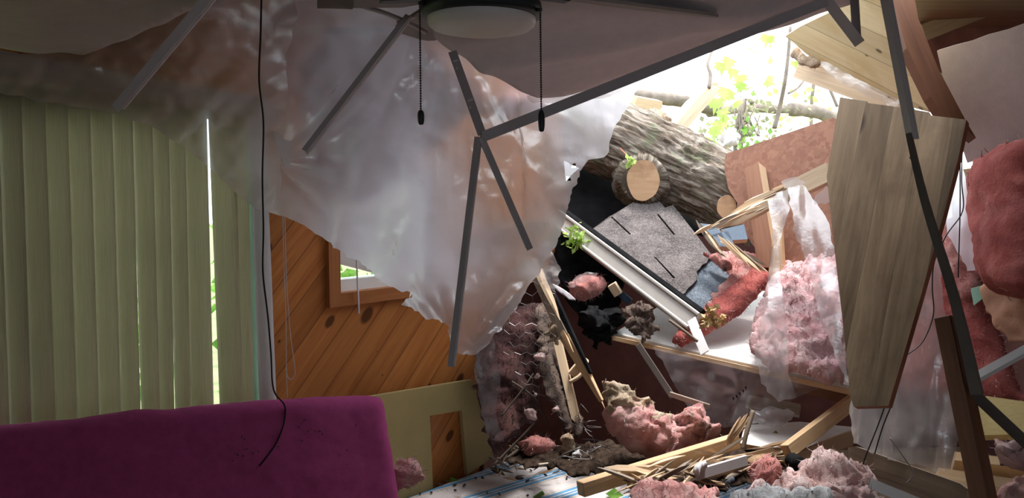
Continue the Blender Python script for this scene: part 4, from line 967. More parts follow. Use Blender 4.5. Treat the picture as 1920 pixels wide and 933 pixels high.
tag(beam('blue_board', P(1152, 540, 3.52), P(1182, 566, 3.5), .03, .02, M['blue_paint'], .2), 'small blue painted board below the eave', 'timber')

# OSB sheathing with its stud
ob = clean(ragged([(1362, 288), (1562, 220), (1580, 230), (1575, 470), (1500, 500), (1432, 476), (1402, 450), (1384, 404), (1376, 370), (1356, 322)], 2.2, 9, 6, only={5, 6, 7, 8, 9}))
OS = Surf([(1362, 288, 3.85), (1562, 220, 3.55), (1432, 476, 3.6)])
tag(slab('strand_board', ob, OS, M['osb'], .014, udir=((1362, 288), (1562, 220)), side_mat=M['pale_lumber']), 'reddish strand board sheet with a torn left edge beside the trunk', 'board')
OS2 = Surf([(1362, 288, 3.74), (1562, 220, 3.44), (1432, 476, 3.49)])
tag(slab('wall_stud', [(1396, 316), (1422, 304), (1450, 470), (1448, 500), (1420, 500), (1412, 440)], OS2, M['stud'], .085, udir=((1396, 316), (1420, 500)), side_mat=M['pale_lumber']), 'short reddish stud standing against the strand board', 'timber')
tag(slab('wall_stud', [(1452, 400), (1462, 396), (1470, 520), (1440, 520)], OS2, M['lumber'], .03, udir=((1455, 400), (1455, 520))), 'narrow tan stud behind the hanging plastic on the strand board', 'timber')
# splintered stud
spl = empty('splintered_rafter', P(1440, 375, 3.25), 'pale splintered rafter with shredded left end below the strand board', 'timber')
beam('timber', P(1560, 322, 3.1), P(1455, 372, 3.26), .075, .05, M['pale_lumber'], .3, spl, rag=.10, seed=4)
for i, (a, b, w) in enumerate((((1500, 350), (1335, 426), .04), ((1490, 362), (1345, 430), .03), ((1470, 350), (1372, 398), .03), ((1460, 372), (1362, 424), .03), ((1480, 350), (1395, 380), .025), ((1470, 366), (1400, 414), .03), ((1450, 372), (1418, 405), .015), ((1500, 352), (1352, 414), .035))):
    sliver('splinter', P(a[0], a[1], 3.2), P(b[0], b[1], 3.27 + .02 * (i % 3)), w * 1.3, .02, M['pale_lumber'], spl, i + 2)
for i in range(12):
    r_ = random.Random(800 + i); x = r_.uniform(1375, 1470); y = 405 - (x - 1375) * .42 + r_.uniform(-8, 10); l = r_.uniform(22, 60)
    sliver('splinter', P(x, y, 3.17), P(x - l, y + l * r_.uniform(.35, .62), 3.2), .007, .006, M['pale_lumber'] if i % 3 else M['grey_lumber'], spl, 30 + i)
# blue painted splinters
for i, (pg, lb) in enumerate((([(1312, 418), (1345, 422), (1358, 446), (1335, 442)], 'blue painted board scrap nearest the shingles'), ([(1335, 440), (1365, 432), (1378, 462), (1350, 462)], 'blue painted board scrap in the middle of the splinters'), ([(1352, 430), (1395, 420), (1402, 448), (1372, 450)], 'blue painted board scrap at the right under the strand board'))):
    tag(slab('blue_board', pg, Surf([(1312, 418, 3.55), (1402, 420, 3.55), (1350, 465, 3.4)]), M['blue_paint'], .02, side_mat=M['straw']), lb, 'timber')
for i, (a, b) in enumerate((((1305, 412), (1345, 470)), ((1318, 430), (1352, 476)), ((1350, 452), (1428, 512)), ((1372, 455), (1432, 506)), ((1362, 448), (1405, 500)), ((1345, 440), (1398, 492)), ((1390, 470), (1438, 498)), ((1340, 420), (1300, 440)), ((1395, 478), (1440, 510)), ((1328, 455), (1362, 482)))):
    tag(sliver('wood_splinter', P(a[0], a[1], 3.42), P(b[0], b[1], 3.3), .016, .012, M['straw'] if i % 3 else M['dark_lumber'], None, i), 'long wood splinter fanned out between shingles and strand board', 'splinter', 'splinters beside the strand board')

# yellow roof boards overhead
YS = Surf([(1475, 70, 3.3), (1600, 5, 2.7), (1750, 210, 2.75)])
yb = clean([(1472, 68), (1500, 50), (1600, 2), (1640, -20), (1672, 22), (1690, 60), (1700, 92), (1722, 128), (1730, 130), (1738, 165), (1752, 190), (1750, 212), (1690, 196), (1640, 170), (1585, 140), (1540, 122), (1510, 100), (1490, 82)])
tag(slab('roof_boards', yb, YS, M['yellow_board'], .022, udir=((1475, 70), (1750, 212)), side_mat=M['lumber']), 'pale yellow knotty roof boards tilted at the top right', 'roof boards')
tag(beam('rafter_end', P(1500, 128, 3.4), P(1720, 205, 2.9), .085, .04, M['pale_lumber'], .1, rag=.06, seed=8), 'pale rafter edge under the yellow roof boards', 'timber')
tag(puff('insulation_chunk', ragged([(1488, 84), (1510, 98), (1540, 118), (1535, 128), (1505, 112), (1490, 100)], 2, 7, 2), Surf([(1488, 84, 3.3), (1540, 118, 3.2), (1505, 114, 3.3)]), M['tan_wool'], .03, 8, .02, 10, 4, seed=6), 'torn brown insulation at the left tip of the yellow boards', 'insulation')
tag(sheet('plastic_scrap', ragged([(1535, 112), (1560, 120), (1590, 140), (1640, 165), (1690, 190), (1680, 200), (1630, 182), (1580, 156), (1545, 130)], 1.2, 12, 2), Surf([(1535, 112, 3.15), (1690, 190, 2.85), (1560, 150, 3.1)]), M['film_clear'], 5, lambda x, y: .004 * fbm(V((x / 30, y / 25, 0)), 1, 2)), 'wrinkled clear plastic caught under the yellow roof boards', 'plastic scrap')
# brown rafter at the right of them
tag(slab('rafter', [(1668, -20), (1712, -20), (1722, 35), (1760, 130), (1812, 228), (1830, 258), (1800, 232), (1772, 222), (1745, 180), (1700, 90)], Surf([(1668, -20, 2.45), (1712, -20, 2.45), (1830, 258, 2.3)]), M['brown_lumber'], .04, udir=((1690, -20), (1800, 230))), 'red brown rafter slanting down beside the yellow boards', 'timber')
tag(beam('ceiling_joist', P(1730, 60, 3.1), P(1990, -45, 2.9), .07, .05, M['dark_lumber'], .2), 'dark joist above the tilted right ceiling panel', 'timber')
tag(sheet('dark_film', [(1700, 20), (1800, -30), (1990, -60), (1990, 60), (1770, 140), (1720, 110)], Surf([(1735, 20, 3.25), (1990, -60, 3.0), (1757, 100, 3.3)]), M['drywall_dark'], 10, lambda x, y: .02 * fbm(V((x / 60, y / 60, 0)), 1, 3), thick=.01), 'dark red sheathing above the tilted right ceiling panel', 'sheathing')

# ================================================================== FALLEN WHITE SLAB, INSULATION
WS = Surf([(1150, 624, 3.45), (1415, 684, 3.05), (1440, 545, 4.1)])
sb_o = empty('fallen_white_board', WS.p(1380, 640), 'big white ceiling board fallen level under the shingled roof section', 'ceiling board')
slab('board', [(1150, 624), (1415, 684), (1592, 722), (1640, 700), (1560, 580), (1440, 545), (1260, 560)], WS, M['dull_white'], .016, parent=sb_o)
beam('edge_batten', WS.p(1148, 628) - V((0, 0, .012)), WS.p(1600, 730) - V((0, 0, .012)), .02, .03, M['lumber'], 0, sb_o)
# hollow below: dark front film and film folds
FD = Surf([(1200, 648, 3.18), (1415, 690, 2.98), (1370, 790, 3.02)])
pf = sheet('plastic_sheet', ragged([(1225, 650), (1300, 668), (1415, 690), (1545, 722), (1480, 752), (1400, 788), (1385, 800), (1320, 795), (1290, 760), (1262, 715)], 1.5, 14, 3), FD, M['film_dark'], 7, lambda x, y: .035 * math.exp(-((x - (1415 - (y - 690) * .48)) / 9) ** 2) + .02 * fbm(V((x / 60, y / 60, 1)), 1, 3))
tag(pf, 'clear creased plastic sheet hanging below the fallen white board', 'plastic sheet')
for i, (x, y) in enumerate(((1377, 742), (1383, 738), (1389, 733), (1395, 728), (1400, 722))):
    c = FD.p(x, y) + FD.normal(x, y) * .045
    e = (FD.p(x + 6, y - 7) - FD.p(x, y)).normalized() * .009; v = (FD.p(x + 4, y + 6) - FD.p(x, y)).normalized() * .006
    link_mesh('printed_mark', [c, c + e * .7, c + e * .7 + v, c + v * 2, c + v * 2 + FD.normal(x, y) * .0005, c + FD.normal(x, y) * .0005], [[0, 1, 2, 3], [0, 3, 4, 5]], M['felt'], pf)
tag(beam('grid_bar', P(1196, 645, 3.14), P(1262, 745, 3.02), .026, .004, M['metal_shaded_grimy'], .2), 'pale grid bar seen in the hollow under the white board', 'ceiling grid bar')  # pale bar darkened: shade of the hollow put into its metal colour
tag(beam('grid_bar', P(1255, 738, 3.02), P(1330, 762, 2.98), .02, .01, M['grey_lumber'], .2), 'short brown batten in the hollow under the white board', 'timber')
tag(puff('plastic_bundle', ragged([(1408, 768), (1440, 760), (1478, 768), (1482, 790), (1450, 798), (1412, 794)], 2, 8, 9), Surf([(1408, 768, 2.95), (1478, 768, 3.0), (1412, 796, 2.95)]), M['film_clear'], .05, 16, .02, 12, 5, seed=8), 'crumpled clear plastic bundle on the low white board', 'plastic scrap')
# brown root hair clump under the eave
tag(puff('root_clump', ragged([(1165, 580), (1195, 560), (1222, 580), (1235, 610), (1215, 640), (1195, 625), (1175, 610)], 5, 6, 4), Surf([(1165, 580, 3.3), (1235, 600, 3.32), (1195, 630, 3.25)]), M['brown_wool'], .02, 18, .025, 20, 3, seed=12), 'hairy brown clump on the left of the fallen white board', 'debris clump')
# pink batts around the shingles
tag(puff('insulation_batt', ragged([(1256, 640), (1298, 604), (1372, 540), (1430, 496), (1450, 500), (1448, 528), (1385, 588), (1318, 628), (1276, 650)], 1.5, 10, 14), Surf([(1256, 640, 3.24), (1450, 500, 3.56), (1318, 630, 3.22)]), M['pink_deep'], .04, 8, .008, 10, 4, seed=13), 'deep pink insulation batt edge slanting below the blue grey shingles', 'insulation')
tag(puff('insulation_batt', ragged([(1290, 606), (1345, 545), (1366, 520), (1338, 478), (1400, 474), (1446, 496), (1420, 520), (1360, 566), (1306, 612)], 2, 9, 15), Surf([(1290, 606, 3.35), (1400, 474, 3.70), (1420, 520, 3.54)]), M['pink_dirty'], .035, 10, .012, 18, 3.5, seed=14), 'dirty pink insulation batt strewn with twigs right of the shingles', 'insulation')
tag(puff('insulation_batt', ragged([(1300, 470), (1340, 478), (1372, 500), (1356, 512), (1336, 490)], 2, 8, 12), Surf([(1300, 470, 3.6), (1372, 490, 3.55), (1350, 512, 3.5)]), M['pink_dirty'], .04, 12, .02, 9, 5, seed=15), 'small pink insulation tuft between shingle edge and splinters', 'insulation')
for i, (x, y) in enumerate(((1330, 580), (1322, 602), (1338, 604), (1348, 598))):
    t = sliver if 0 else None
    r_ = random.Random(i + 70); pts = [P(x + r_.gauss(0, 5), y + r_.gauss(0, 4), 2.98) for _ in range(26)]
    cn = leaves('seed_tassel', pts, .028, M['cone'], None, 80 + i); tag(cn, ['straw coloured dry frond on the pink batt, topmost', 'straw coloured dry frond left in the lower pair', 'straw coloured dry frond in the middle of the batt edge', 'straw coloured dry frond furthest right on the batt edge'][i], 'dry frond')
# bright pile
bp = ragged([(1408, 640), (1420, 585), (1445, 530), (1475, 500), (1520, 490), (1560, 480), (1600, 500), (1600, 690), (1575, 718), (1545, 712), (1500, 700), (1455, 690), (1415, 672)], 4, 10, 16)
tag(puff('insulation_batt', bp, Surf([(1408, 650, 3.0), (1520, 490, 3.52), (1580, 715, 2.72)]), M['pink_bright'], .07, 40, .032, 13, 3.5, seed=16), 'big bright pink fluffy insulation batt on the white board', 'insulation')
# hanging clear plastic in front of it
def hang(poly, cps, label, seed, mat='film_clear', amp=.025, step=6, sx=26, sy=90, rg=1.5):
    o = sheet('plastic_sheet', ragged(poly, rg, 9, seed), Surf(cps), M[mat], step, lambda x, y: amp * noise.noise(V((x / sx, y / sy, seed))) + amp * .25 * fbm(V((x / 14, y / 60, seed)), 1, 2))
    return tag(o, label, 'plastic sheet')
hang([(1440, 372), (1478, 352), (1480, 395), (1462, 450), (1462, 520), (1475, 620), (1478, 700), (1492, 745), (1462, 752), (1430, 718), (1415, 670), (1424, 600), (1440, 520), (1452, 440)], [(1440, 372, 3.0), (1478, 352, 3.0), (1440, 520, 2.85), (1462, 750, 2.66), (1424, 600, 2.75)], 'long torn clear plastic strip hanging from the splintered rafter', 3)
hang([(1478, 352), (1510, 348), (1556, 420), (1572, 520), (1580, 640), (1590, 728), (1566, 660), (1540, 600), (1520, 520), (1492, 440)], [(1478, 352, 3.0), (1510, 348, 3.0), (1520, 520, 2.8), (1590, 728, 2.5), (1572, 520, 2.7)], 'diagonal clear plastic strip running to the edge of the big plank', 4)
hang([(1465, 342), (1482, 332), (1510, 340), (1500, 352), (1478, 358)], [(1465, 342, 3.0), (1510, 340, 3.0), (1478, 358, 3.0), (1490, 345, 2.95)], 'small plastic tip knotted over the splintered rafter', 5, step=4, amp=.015)
hang([(1525, 375), (1552, 345), (1560, 360), (1558, 378), (1528, 384)], [(1525, 375, 2.9), (1552, 345, 2.9), (1558, 378, 2.88), (1540, 365, 2.86)], 'shiny plastic scrap at the left edge of the big plank', 6, step=4, amp=.015)
hang([(1592, 762), (1640, 560), (1690, 480), (1760, 480), (1772, 600), (1790, 720), (1800, 800), (1790, 880), (1770, 888), (1720, 870), (1650, 860), (1600, 830)], [(1592, 762, 2.35), (1690, 480, 2.4), (1760, 480, 2.4), (1790, 880, 2.15), (1650, 860, 2.25), (1720, 700, 2.3)], 'wide clear plastic sheet hanging behind the lower end of the plank', 7, 'film_clear', .03, 7, 34, 140)
hang([(1768, 330), (1800, 305), (1812, 330), (1818, 400), (1822, 470), (1826, 508), (1812, 508), (1796, 470), (1780, 440), (1770, 400)], [(1768, 330, 2.45), (1812, 320, 2.5), (1822, 505, 2.4), (1780, 440, 2.4)], 'narrow milky plastic strip hanging below the right ceiling panel', 8, 'film', .02, 5)

# big glued plank
PSf = Surf([(1575, 182, 2.42), (1812, 222, 2.12), (1640, 762, 2.0)])
bpk = clean([(1575, 182), (1626, 190), (1628, 193), (1700, 203), (1742, 210), (1743, 216), (1812, 224), (1796, 300), (1770, 400), (1722, 570), (1666, 760), (1601, 762), (1594, 744), (1590, 700), (1580, 600), (1566, 480), (1550, 330), (1562, 260)])
tag(slab('plank', bpk, PSf, M['plank'], .026, udir=((1690, 200), (1640, 760)), side_mat=M['plank_edge']), 'wide weathered glued plank hanging upright at the right', 'plank')
tag(beam('nail', PSf.p(1712, 303) , PSf.p(1712, 303) + PSf.normal(1712, 303) * .03, .003, .003, M['wire'], bev=0), 'small bent nail sticking out of the big plank', 'nail')

# right side: insulation, kraft, plastics
RSf = Surf([(1850, 300, 2.75), (1960, 280, 2.3), (1880, 560, 2.5)])
tag(puff('insulation_batt', ragged([(1852, 300), (1885, 285), (1925, 270), (1990, 255), (1990, 570), (1920, 560), (1880, 530), (1846, 470), (1826, 420), (1832, 350)], 3, 14, 17), RSf, M['pink_deep'], .12, 60, .02, 5, 8, seed=17, big=.02), 'smooth red pink insulation batt bulging at the right edge', 'insulation')
tag(puff('insulation_batt', ragged([(1765, 420), (1800, 400), (1830, 440), (1850, 500), (1842, 560), (1800, 560), (1770, 520)], 3, 12, 18), Surf([(1765, 420, 2.95), (1850, 480, 2.8), (1800, 560, 2.8)]), M['pink_dirty'], .05, 25, .02, 6, 6, seed=18), 'dull pink insulation behind the narrow milky plastic strip', 'insulation')
tag(puff('insulation_batt', ragged([(1690, 500), (1780, 440), (1840, 470), (1870, 600), (1910, 720), (1940, 760), (1700, 760), (1660, 700)], 3, 14, 19), Surf([(1690, 500, 3.1), (1870, 600, 2.8), (1750, 760, 2.8)]), M['pink_deep'], .05, 50, .02, 5, 9, seed=19), 'dark red insulation sheet behind the plank and leaning strut', 'insulation')
tag(sheet('kraft_paper', ragged([(1842, 500), (1870, 490), (1930, 520), (1990, 540), (1990, 660), (1930, 640), (1890, 640), (1860, 600), (1838, 560)], 3, 9, 20), Surf([(1842, 500, 2.6), (1990, 540, 2.3), (1880, 640, 2.5)]), M['kraft'], 6, lambda x, y: .012 * fbm(V((x / 50, y / 50, 0)), 1, 4), thick=.004), 'torn brown kraft paper patch under the bulging right batt', 'kraft paper')
tag(slab('green_scrap', [(1820, 540), (1840, 535), (1846, 556), (1826, 572)], Surf([(1820, 540, 2.62), (1846, 540, 2.6), (1826, 572, 2.6)]), M['vinyl_green'], .01), 'small dark green scrap at the edge of the kraft paper', 'scrap')
tag(beam('wall_stud', P(1800, 318, 3.2), P(1812, 420, 3.2), .09, .04, M['lumber'], .2), 'tan wall stud lit beside the right insulation batt', 'timber')
for i, (pts, lb) in enumerate(((((1804, 285, 2.3), (1803, 340, 2.3), (1805, 395, 2.28), (1775, 440, 2.26), (1752, 490, 2.25), (1748, 540, 2.25), (1750, 590, 2.24), (1730, 640, 2.22), (1700, 665, 2.2)), 'thin black wire curling down behind the big plank'), (((1800, 300, 2.32), (1800, 400, 2.32), (1797, 500, 2.3), (1797, 520, 2.3)), 'short straight black wire in front of the milky plastic strip'), (((1660, 758, 2.12), (1645, 800, 2.12), (1625, 850, 2.12), (1618, 870, 2.12)), 'dark wire hanging below the plank, left one'), (((1672, 758, 2.12), (1655, 800, 2.12), (1640, 850, 2.12)), 'dark wire hanging below the plank, right one'), (((1668, 820, 2.2), (1690, 850, 2.18), (1712, 885, 2.16), (1700, 905, 2.16)), 'pale bent wire loop below the plank'))):
    tag(tube('loose_wire', [P(*q) for q in pts], .0018, M['wire'] if i == 4 else M['cord'], seg=5), lb, 'wire')
# leaning wooden strut
tag(beam('strut', P(1775, 595, 1.86), P(1858, 1000, 1.70), .040, .045, M['brown_lumber'], .45), 'brown wooden strut leaning beside the thick dark grid bar', 'timber')
# foam and planks, bottom right
tag(slab('foam_board', [(1805, 748), (1850, 742), (1990, 762), (1990, 812), (1805, 816)], Surf([(1805, 748, 2.5), (1990, 762, 2.3), (1805, 816, 2.45)]), M['foam'], .05), 'yellow foam board lying behind the leaning strut', 'foam board')
tag(slab('floor_plank', [(1790, 846), (1990, 868), (1990, 884), (1790, 862)], Surf([(1790, 846, 2.4), (1990, 868, 2.3), (1790, 862, 2.38)]), M['lumber'], .08, udir=((1790, 846), (1990, 868))), 'narrow tan plank below the yellow foam board', 'timber')
tag(slab('floor_plank', [(1760, 876), (1990, 910), (1990, 960), (1760, 930)], Surf([(1760, 876, 2.3), (1990, 910, 2.2), (1760, 930, 2.25)]), M['lumber'], .08, udir=((1790, 876), (1990, 910))), 'wider tan plank in the bottom right corner', 'timber')
tag(puff('insulation_chunk', ragged([(1870, 850), (1890, 825), (1930, 812), (1990, 815), (1990, 900), (1920, 890), (1880, 880)], 4, 8, 21), Surf([(1870, 850, 2.1), (1990, 820, 2.0), (1900, 890, 2.05)]), M['pink_pale'], .07, 25, .035, 9, 6, seed=21), 'fluffy pale pink insulation tuft at the right edge by the strut', 'insulation')
tag(puff('insulation_chunk', ragged([(1868, 920), (1890, 902), (1940, 900), (1990, 905), (1990, 980), (1870, 980)], 4, 8, 22), Surf([(1868, 920, 2.0), (1990, 905, 1.95), (1880, 980, 1.95)]), M['pink'], .06, 25, .03, 9, 6, seed=22), 'pink insulation tuft in the bottom right corner', 'insulation')
# dark beam on the floor
tag(slab('fallen_joist', [(1590, 838), (1604, 836), (1800, 906), (1812, 915), (1815, 990), (1740, 990), (1640, 900), (1592, 870)], Surf([(1590, 838, 2.32), (1812, 915, 2.1), (1640, 900, 2.25)]), M['dark_lumber'], .045, udir=((1590, 838), (1812, 915)), side_mat=M['grey_lumber']), 'dark broad joist lying on edge below the hanging plastic', 'timber')
tag(tbar('grid_bar', P(1630, 905, 2.1), P(1740, 950, 2.0), M['metal_white'], .028, .02), 'white grid bar at the bottom edge under the dark joist', 'ceiling grid bar')
# low white board and its dark gap
LB = Surf([(1395, 792, 3.05), (1520, 812, 2.95), (1400, 832, 2.8)])
tag(slab('low_board', [(1396, 796), (1500, 790), (1600, 800), (1600, 832), (1480, 846), (1388, 830)], LB, M['dull_white'], .015, side_mat=M['lumber']), 'low white board lying on the debris with a green leaf', 'ceiling board')
tag(leaves('fallen_leaf', [LB.p(1455, 812) + V((0, 0, .012))], .10, M['leaf_dark'], None, 4), 'green leaf lying on the low white board', 'leaf')
tag(beam('timber_rail', P(1500, 716, 3.05), P(1640, 750, 2.9), .07, .05, M['brown_lumber'], .3), 'red brown rail under the right edge of the white board', 'timber')
tag(beam('floor_board', P(1500, 770, 3.3), P(1400, 752, 3.4), .05, .04, M['grey_lumber'], .3), 'grey brown board end deep in the hollow', 'timber')

# ================================================================== DEBRIS ON THE MATTRESS, DARK CORNER
# dark corner insulation, behind the pine wall end
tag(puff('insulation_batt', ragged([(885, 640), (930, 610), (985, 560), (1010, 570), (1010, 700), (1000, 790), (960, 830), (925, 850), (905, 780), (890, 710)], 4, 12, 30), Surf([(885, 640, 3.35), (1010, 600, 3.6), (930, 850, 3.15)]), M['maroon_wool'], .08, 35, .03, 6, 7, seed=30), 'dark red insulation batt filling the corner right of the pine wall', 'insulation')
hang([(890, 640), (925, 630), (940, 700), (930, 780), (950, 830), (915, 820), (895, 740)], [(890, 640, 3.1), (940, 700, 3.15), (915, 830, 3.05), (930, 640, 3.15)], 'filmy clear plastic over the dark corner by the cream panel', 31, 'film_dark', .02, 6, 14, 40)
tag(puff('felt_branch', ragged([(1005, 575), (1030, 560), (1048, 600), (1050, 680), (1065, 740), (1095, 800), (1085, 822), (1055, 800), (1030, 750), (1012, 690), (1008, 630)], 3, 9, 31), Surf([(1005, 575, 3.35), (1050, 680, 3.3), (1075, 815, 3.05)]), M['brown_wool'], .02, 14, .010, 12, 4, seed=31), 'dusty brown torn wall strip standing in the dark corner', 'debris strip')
# splintered dark rafter
dr = empty('charred_rafter', P(1060, 640, 3.1), 'splintered rafter with black tarred side leaning into the debris', 'timber')
R_ = [(995, 488, 3.2), (1030, 555, 3.12), (1062, 630, 3.05), (1090, 685, 3.0), (1128, 752, 2.94)]
beam('upper_timber', P(*R_[0]), P(*R_[2]), .042, .045, M['grey_lumber'], .5, dr)
beam('lower_timber', P(*R_[2]), P(*R_[4]), .046, .04, M['lumber'], .5, dr, taper=.35)
beam('tarred_side', P(1022, 520, 3.14), P(1108, 700, 2.97), .022, .05, M['felt'], .2, dr, taper=.5)
for i, (a, b) in enumerate((((1000, 500), (1045, 590)), ((1010, 500), (1050, 600)), ((1085, 660), (1134, 765)), ((1080, 670), (1125, 748)), ((1040, 580), (1075, 660)))):
    sliver('splinter', P(a[0], a[1], 3.1), P(b[0], b[1], 2.98), .022, .014, M['lumber'] if i > 1 else M['pale_lumber'], dr, i + 11)
tag(beam('wall_stud', P(1046, 640, 3.22), P(1082, 792, 3.05), .032, .03, M['pale_lumber'], .2, rag=.03, seed=3), 'broken upright stud with nails beside the tarred rafter', 'timber')
tag(beam('short_brace', P(1072, 702, 3.12), P(1098, 672, 3.1), .035, .03, M['pale_lumber'], .2), 'short brace block between upright stud and tarred rafter', 'timber')
tag(tube('bent_branch', [P(1068, 716, 3.05), P(1085, 706, 3.05), P(1100, 690, 3.06)], .008, M['pale_lumber'], seg=6), 'bent thin wood strip under the short brace block', 'timber')
tag(puff('straw_tuft', ragged([(1028, 605), (1045, 600), (1055, 630), (1045, 645), (1030, 640)], 5, 4, 40), Surf([(1028, 605, 3.08), (1055, 615, 3.08), (1035, 645, 3.06)]), M['tan_wool'], .03, 10, .03, 14, 3, seed=40), 'ragged tan fibre tuft on the tarred rafter', 'debris clump')
tag(slab('shade_slab', ragged([(935, 430), (1038, 408), (1062, 345), (1000, 350), (940, 385)], 2, 14, 3), Surf([(935, 430, 3.15), (1038, 408, 3.95), (940, 385, 4.3)]), M['dark_lumber'], .02), 'added dark slab behind the plastic, shading the corner by the eave', 'shade slab')  # added slab, hidden by the plastic, to shade the dark corner
# chicken wire
cw_ = empty('chicken_wire', P(980, 620, 3.1), 'torn hexagonal chicken wire hanging in the dark corner', 'wire mesh')
rc = random.Random(5)
def cwp(x, y): return P(x + 5 * noise.noise(V((x / 30, y / 30, 1))), y + 7 * noise.noise(V((x / 30, y / 30, 5))), 3.05 + .07 * noise.noise(V((x / 60, y / 60, 9))))
hexr = 12.5; done = set(); bmw_v, bmw_f = [], []
def strand(a, b, r=.0009):
    A, Bq = cwp(*a), cwp(*b); aa, n, s = frame_of(A, Bq); b0 = len(bmw_v)
    for E in (A, Bq):
        for k in range(4): an = k * math.pi / 2; bmw_v.append(E + s * r * math.cos(an) + n * r * math.sin(an))
    for k in range(4): j = (k + 1) % 4; bmw_f.append([b0 + k, b0 + j, b0 + 4 + j, b0 + 4 + k])
for i in range(-1, 5):
    for j in range(-1, 14):
        cx = 965 + i * hexr * 1.75 + (hexr * .87 if j % 2 else 0); cy = 560 + j * hexr * 1.5
        if not (948 + max(0, (cy - 660)) * .5 < cx < 1040 and cy < 740): continue
        if rc.random() < .12: continue
        for k in range(6):
            a1 = math.radians(60 * k + 30); a2 = math.radians(60 * k + 90); a = (round(cx + hexr * math.cos(a1)), round(cy + hexr * math.sin(a1))); b = (round(cx + hexr * math.cos(a2)), round(cy + hexr * math.sin(a2)))
            key = tuple(sorted((a, b)))
            if key in done: continue
            done.add(key); strand(a, b)
link_mesh('wire_netting', bmw_v, bmw_f, M['wire'], cw_)
rw = random.Random(9)
def tangle(n, cx, cy, d, spread, label, group, r=.0016, mat='wire'):
    for k in range(n):
        x, y = cx + rw.gauss(0, spread), cy + rw.gauss(0, spread * .4); pts = [P(x, y, d)]
        for _ in range(4): x += rw.gauss(0, 16); y += rw.gauss(0, 10); pts.append(P(x, min(y, cy + 25), d + rw.uniform(-.05, .05)))
        tag(tube('loose_wire', pts, r, M[mat], seg=4, n=4), label, 'wire', group)
tangle(7, 1110, 842, 2.85, 22, 'thin tangled wire lying on the dark debris in front of the pink chunk', 'tangled wires on the debris')
tangle(4, 1075, 790, 3.0, 18, 'thin wire strand hanging in front of the brown torn strip', 'wire strands in the dark corner', .0013)
tangle(4, 1560, 880, 2.4, 40, 'thin curling wire over the front pink insulation', 'curling wires over the front insulation', .0014, 'cord')
# fluffs caught in the netting
for i, (x, y, s) in enumerate(((1012, 668, 10), (1008, 705, 6), (996, 778, 13), (1003, 740, 5), (1040, 768, 9))):
    pg = ragged([(x + s * math.cos(a) * 1.0, y + s * .8 * math.sin(a)) for a in np.linspace(0, 5.6, 9)], 2, 5, i)
    tag(puff('fibre_tuft', pg, Surf([(x - 10, y, 3.0), (x + 10, y, 3.0), (x, y + 10, 2.99)]), M['pink_pale'], .015, 6, .012, 14, 3, seed=i), ['small pale fibre tuft caught high in the chicken wire', 'tiny pale fibre tuft below the highest one in the wire', 'largest pale fibre tuft low in the dark corner', 'tiny pale fibre tuft midway down the chicken wire', 'pale fibre tuft on the brown torn strip'][i], 'fibre tuft')
# branches in the dark corner
for i, (a, b, r_) in enumerate((((925, 872, 2.98), (1010, 785, 3.1), .006), ((960, 715, 3.2), (1030, 800, 3.05), .006), ((950, 860, 2.95), (1020, 812, 3.05), .010), ((940, 780, 3.1), (1000, 700, 3.2), .005))):
    tag(tube('dry_branch', [P(*a), (P(*a) + P(*b)) / 2 + V((.02, 0, .02)), P(*b)], r_ * .7, M['shaded_branch'], seg=6), ['thin branch leaning from the mattress corner into dark insulation', 'thin branch crossing the brown torn strip', 'thicker pale branch at the mattress edge', 'thin short branch high in the dark corner'][i], 'branch')
tag(puff('insulation_chunk', ragged([(972, 832), (995, 818), (1030, 822), (1045, 842), (1030, 862), (990, 858)], 2, 8, 41), Surf([(972, 832, 2.98), (1045, 835, 3.0), (990, 862, 2.95)]), M['pink_dirty'], .06, 18, .015, 9, 5, seed=41), 'dull pink rounded insulation lump on the mattress in the dark corner', 'insulation')
tag(puff('fibre_tuft', ragged([(1055, 820), (1070, 812), (1078, 840), (1066, 862), (1052, 850)], 3, 5, 42), Surf([(1055, 820, 2.95), (1078, 830, 2.95), (1060, 862, 2.93)]), M['tan_wool'], .03, 10, .02, 14, 3, seed=42), 'upright tan fibre scrap beside the dull pink lump', 'fibre tuft')
tag(puff('white_scrap', ragged([(1072, 848), (1088, 842), (1092, 856), (1078, 862)], 1, 5, 43), Surf([(1072, 848, 2.9), (1092, 850, 2.9), (1078, 864, 2.88)]), M['white_wool'], .02, 8, .008, 14, 3, seed=43), 'small bluish white scrap in the dark debris', 'scrap')
tag(puff('insulation_tuft', ragged([(725, 880), (745, 862), (770, 856), (785, 878), (790, 902), (768, 915), (735, 918)], 3, 7, 44), Surf([(725, 880, 2.50), (790, 890, 2.58), (745, 918, 2.50)]), M['pink'], .06, 20, .025, 10, 5, seed=44), 'pink insulation tuft wedged between magenta cushion and cream panel', 'insulation')

# leaf litter mound on the mattress
LS = Surf([(930, 858, 2.98), (1240, 845, 2.95), (1100, 905, 2.62)])
tag(puff('leaf_litter', ragged([(925, 862), (975, 848), (1040, 838), (1120, 828), (1200, 835), (1300, 835), (1380, 842), (1350, 880), (1250, 895), (1160, 892), (1080, 890), (1020, 875), (970, 870)], 4, 10, 45), LS, M['litter'], .012, 14, .02, 11, 4, seed=45), 'dark leaf litter and crumbs spread along the back of the mattress', 'leaf litter', kind='stuff')
tag(puff('leaf_litter', ragged([(1180, 905), (1210, 872), (1300, 850), (1400, 835), (1480, 845), (1500, 870), (1420, 900), (1330, 925), (1220, 935)], 4, 10, 46), Surf([(1180, 905, 2.55), (1480, 840, 2.85), (1330, 930, 2.45)]), M['litter'], .012, 20, .02, 11, 4, seed=46), 'brown wood crumbs heaped around the tan two by four', 'wood litter', kind='stuff')

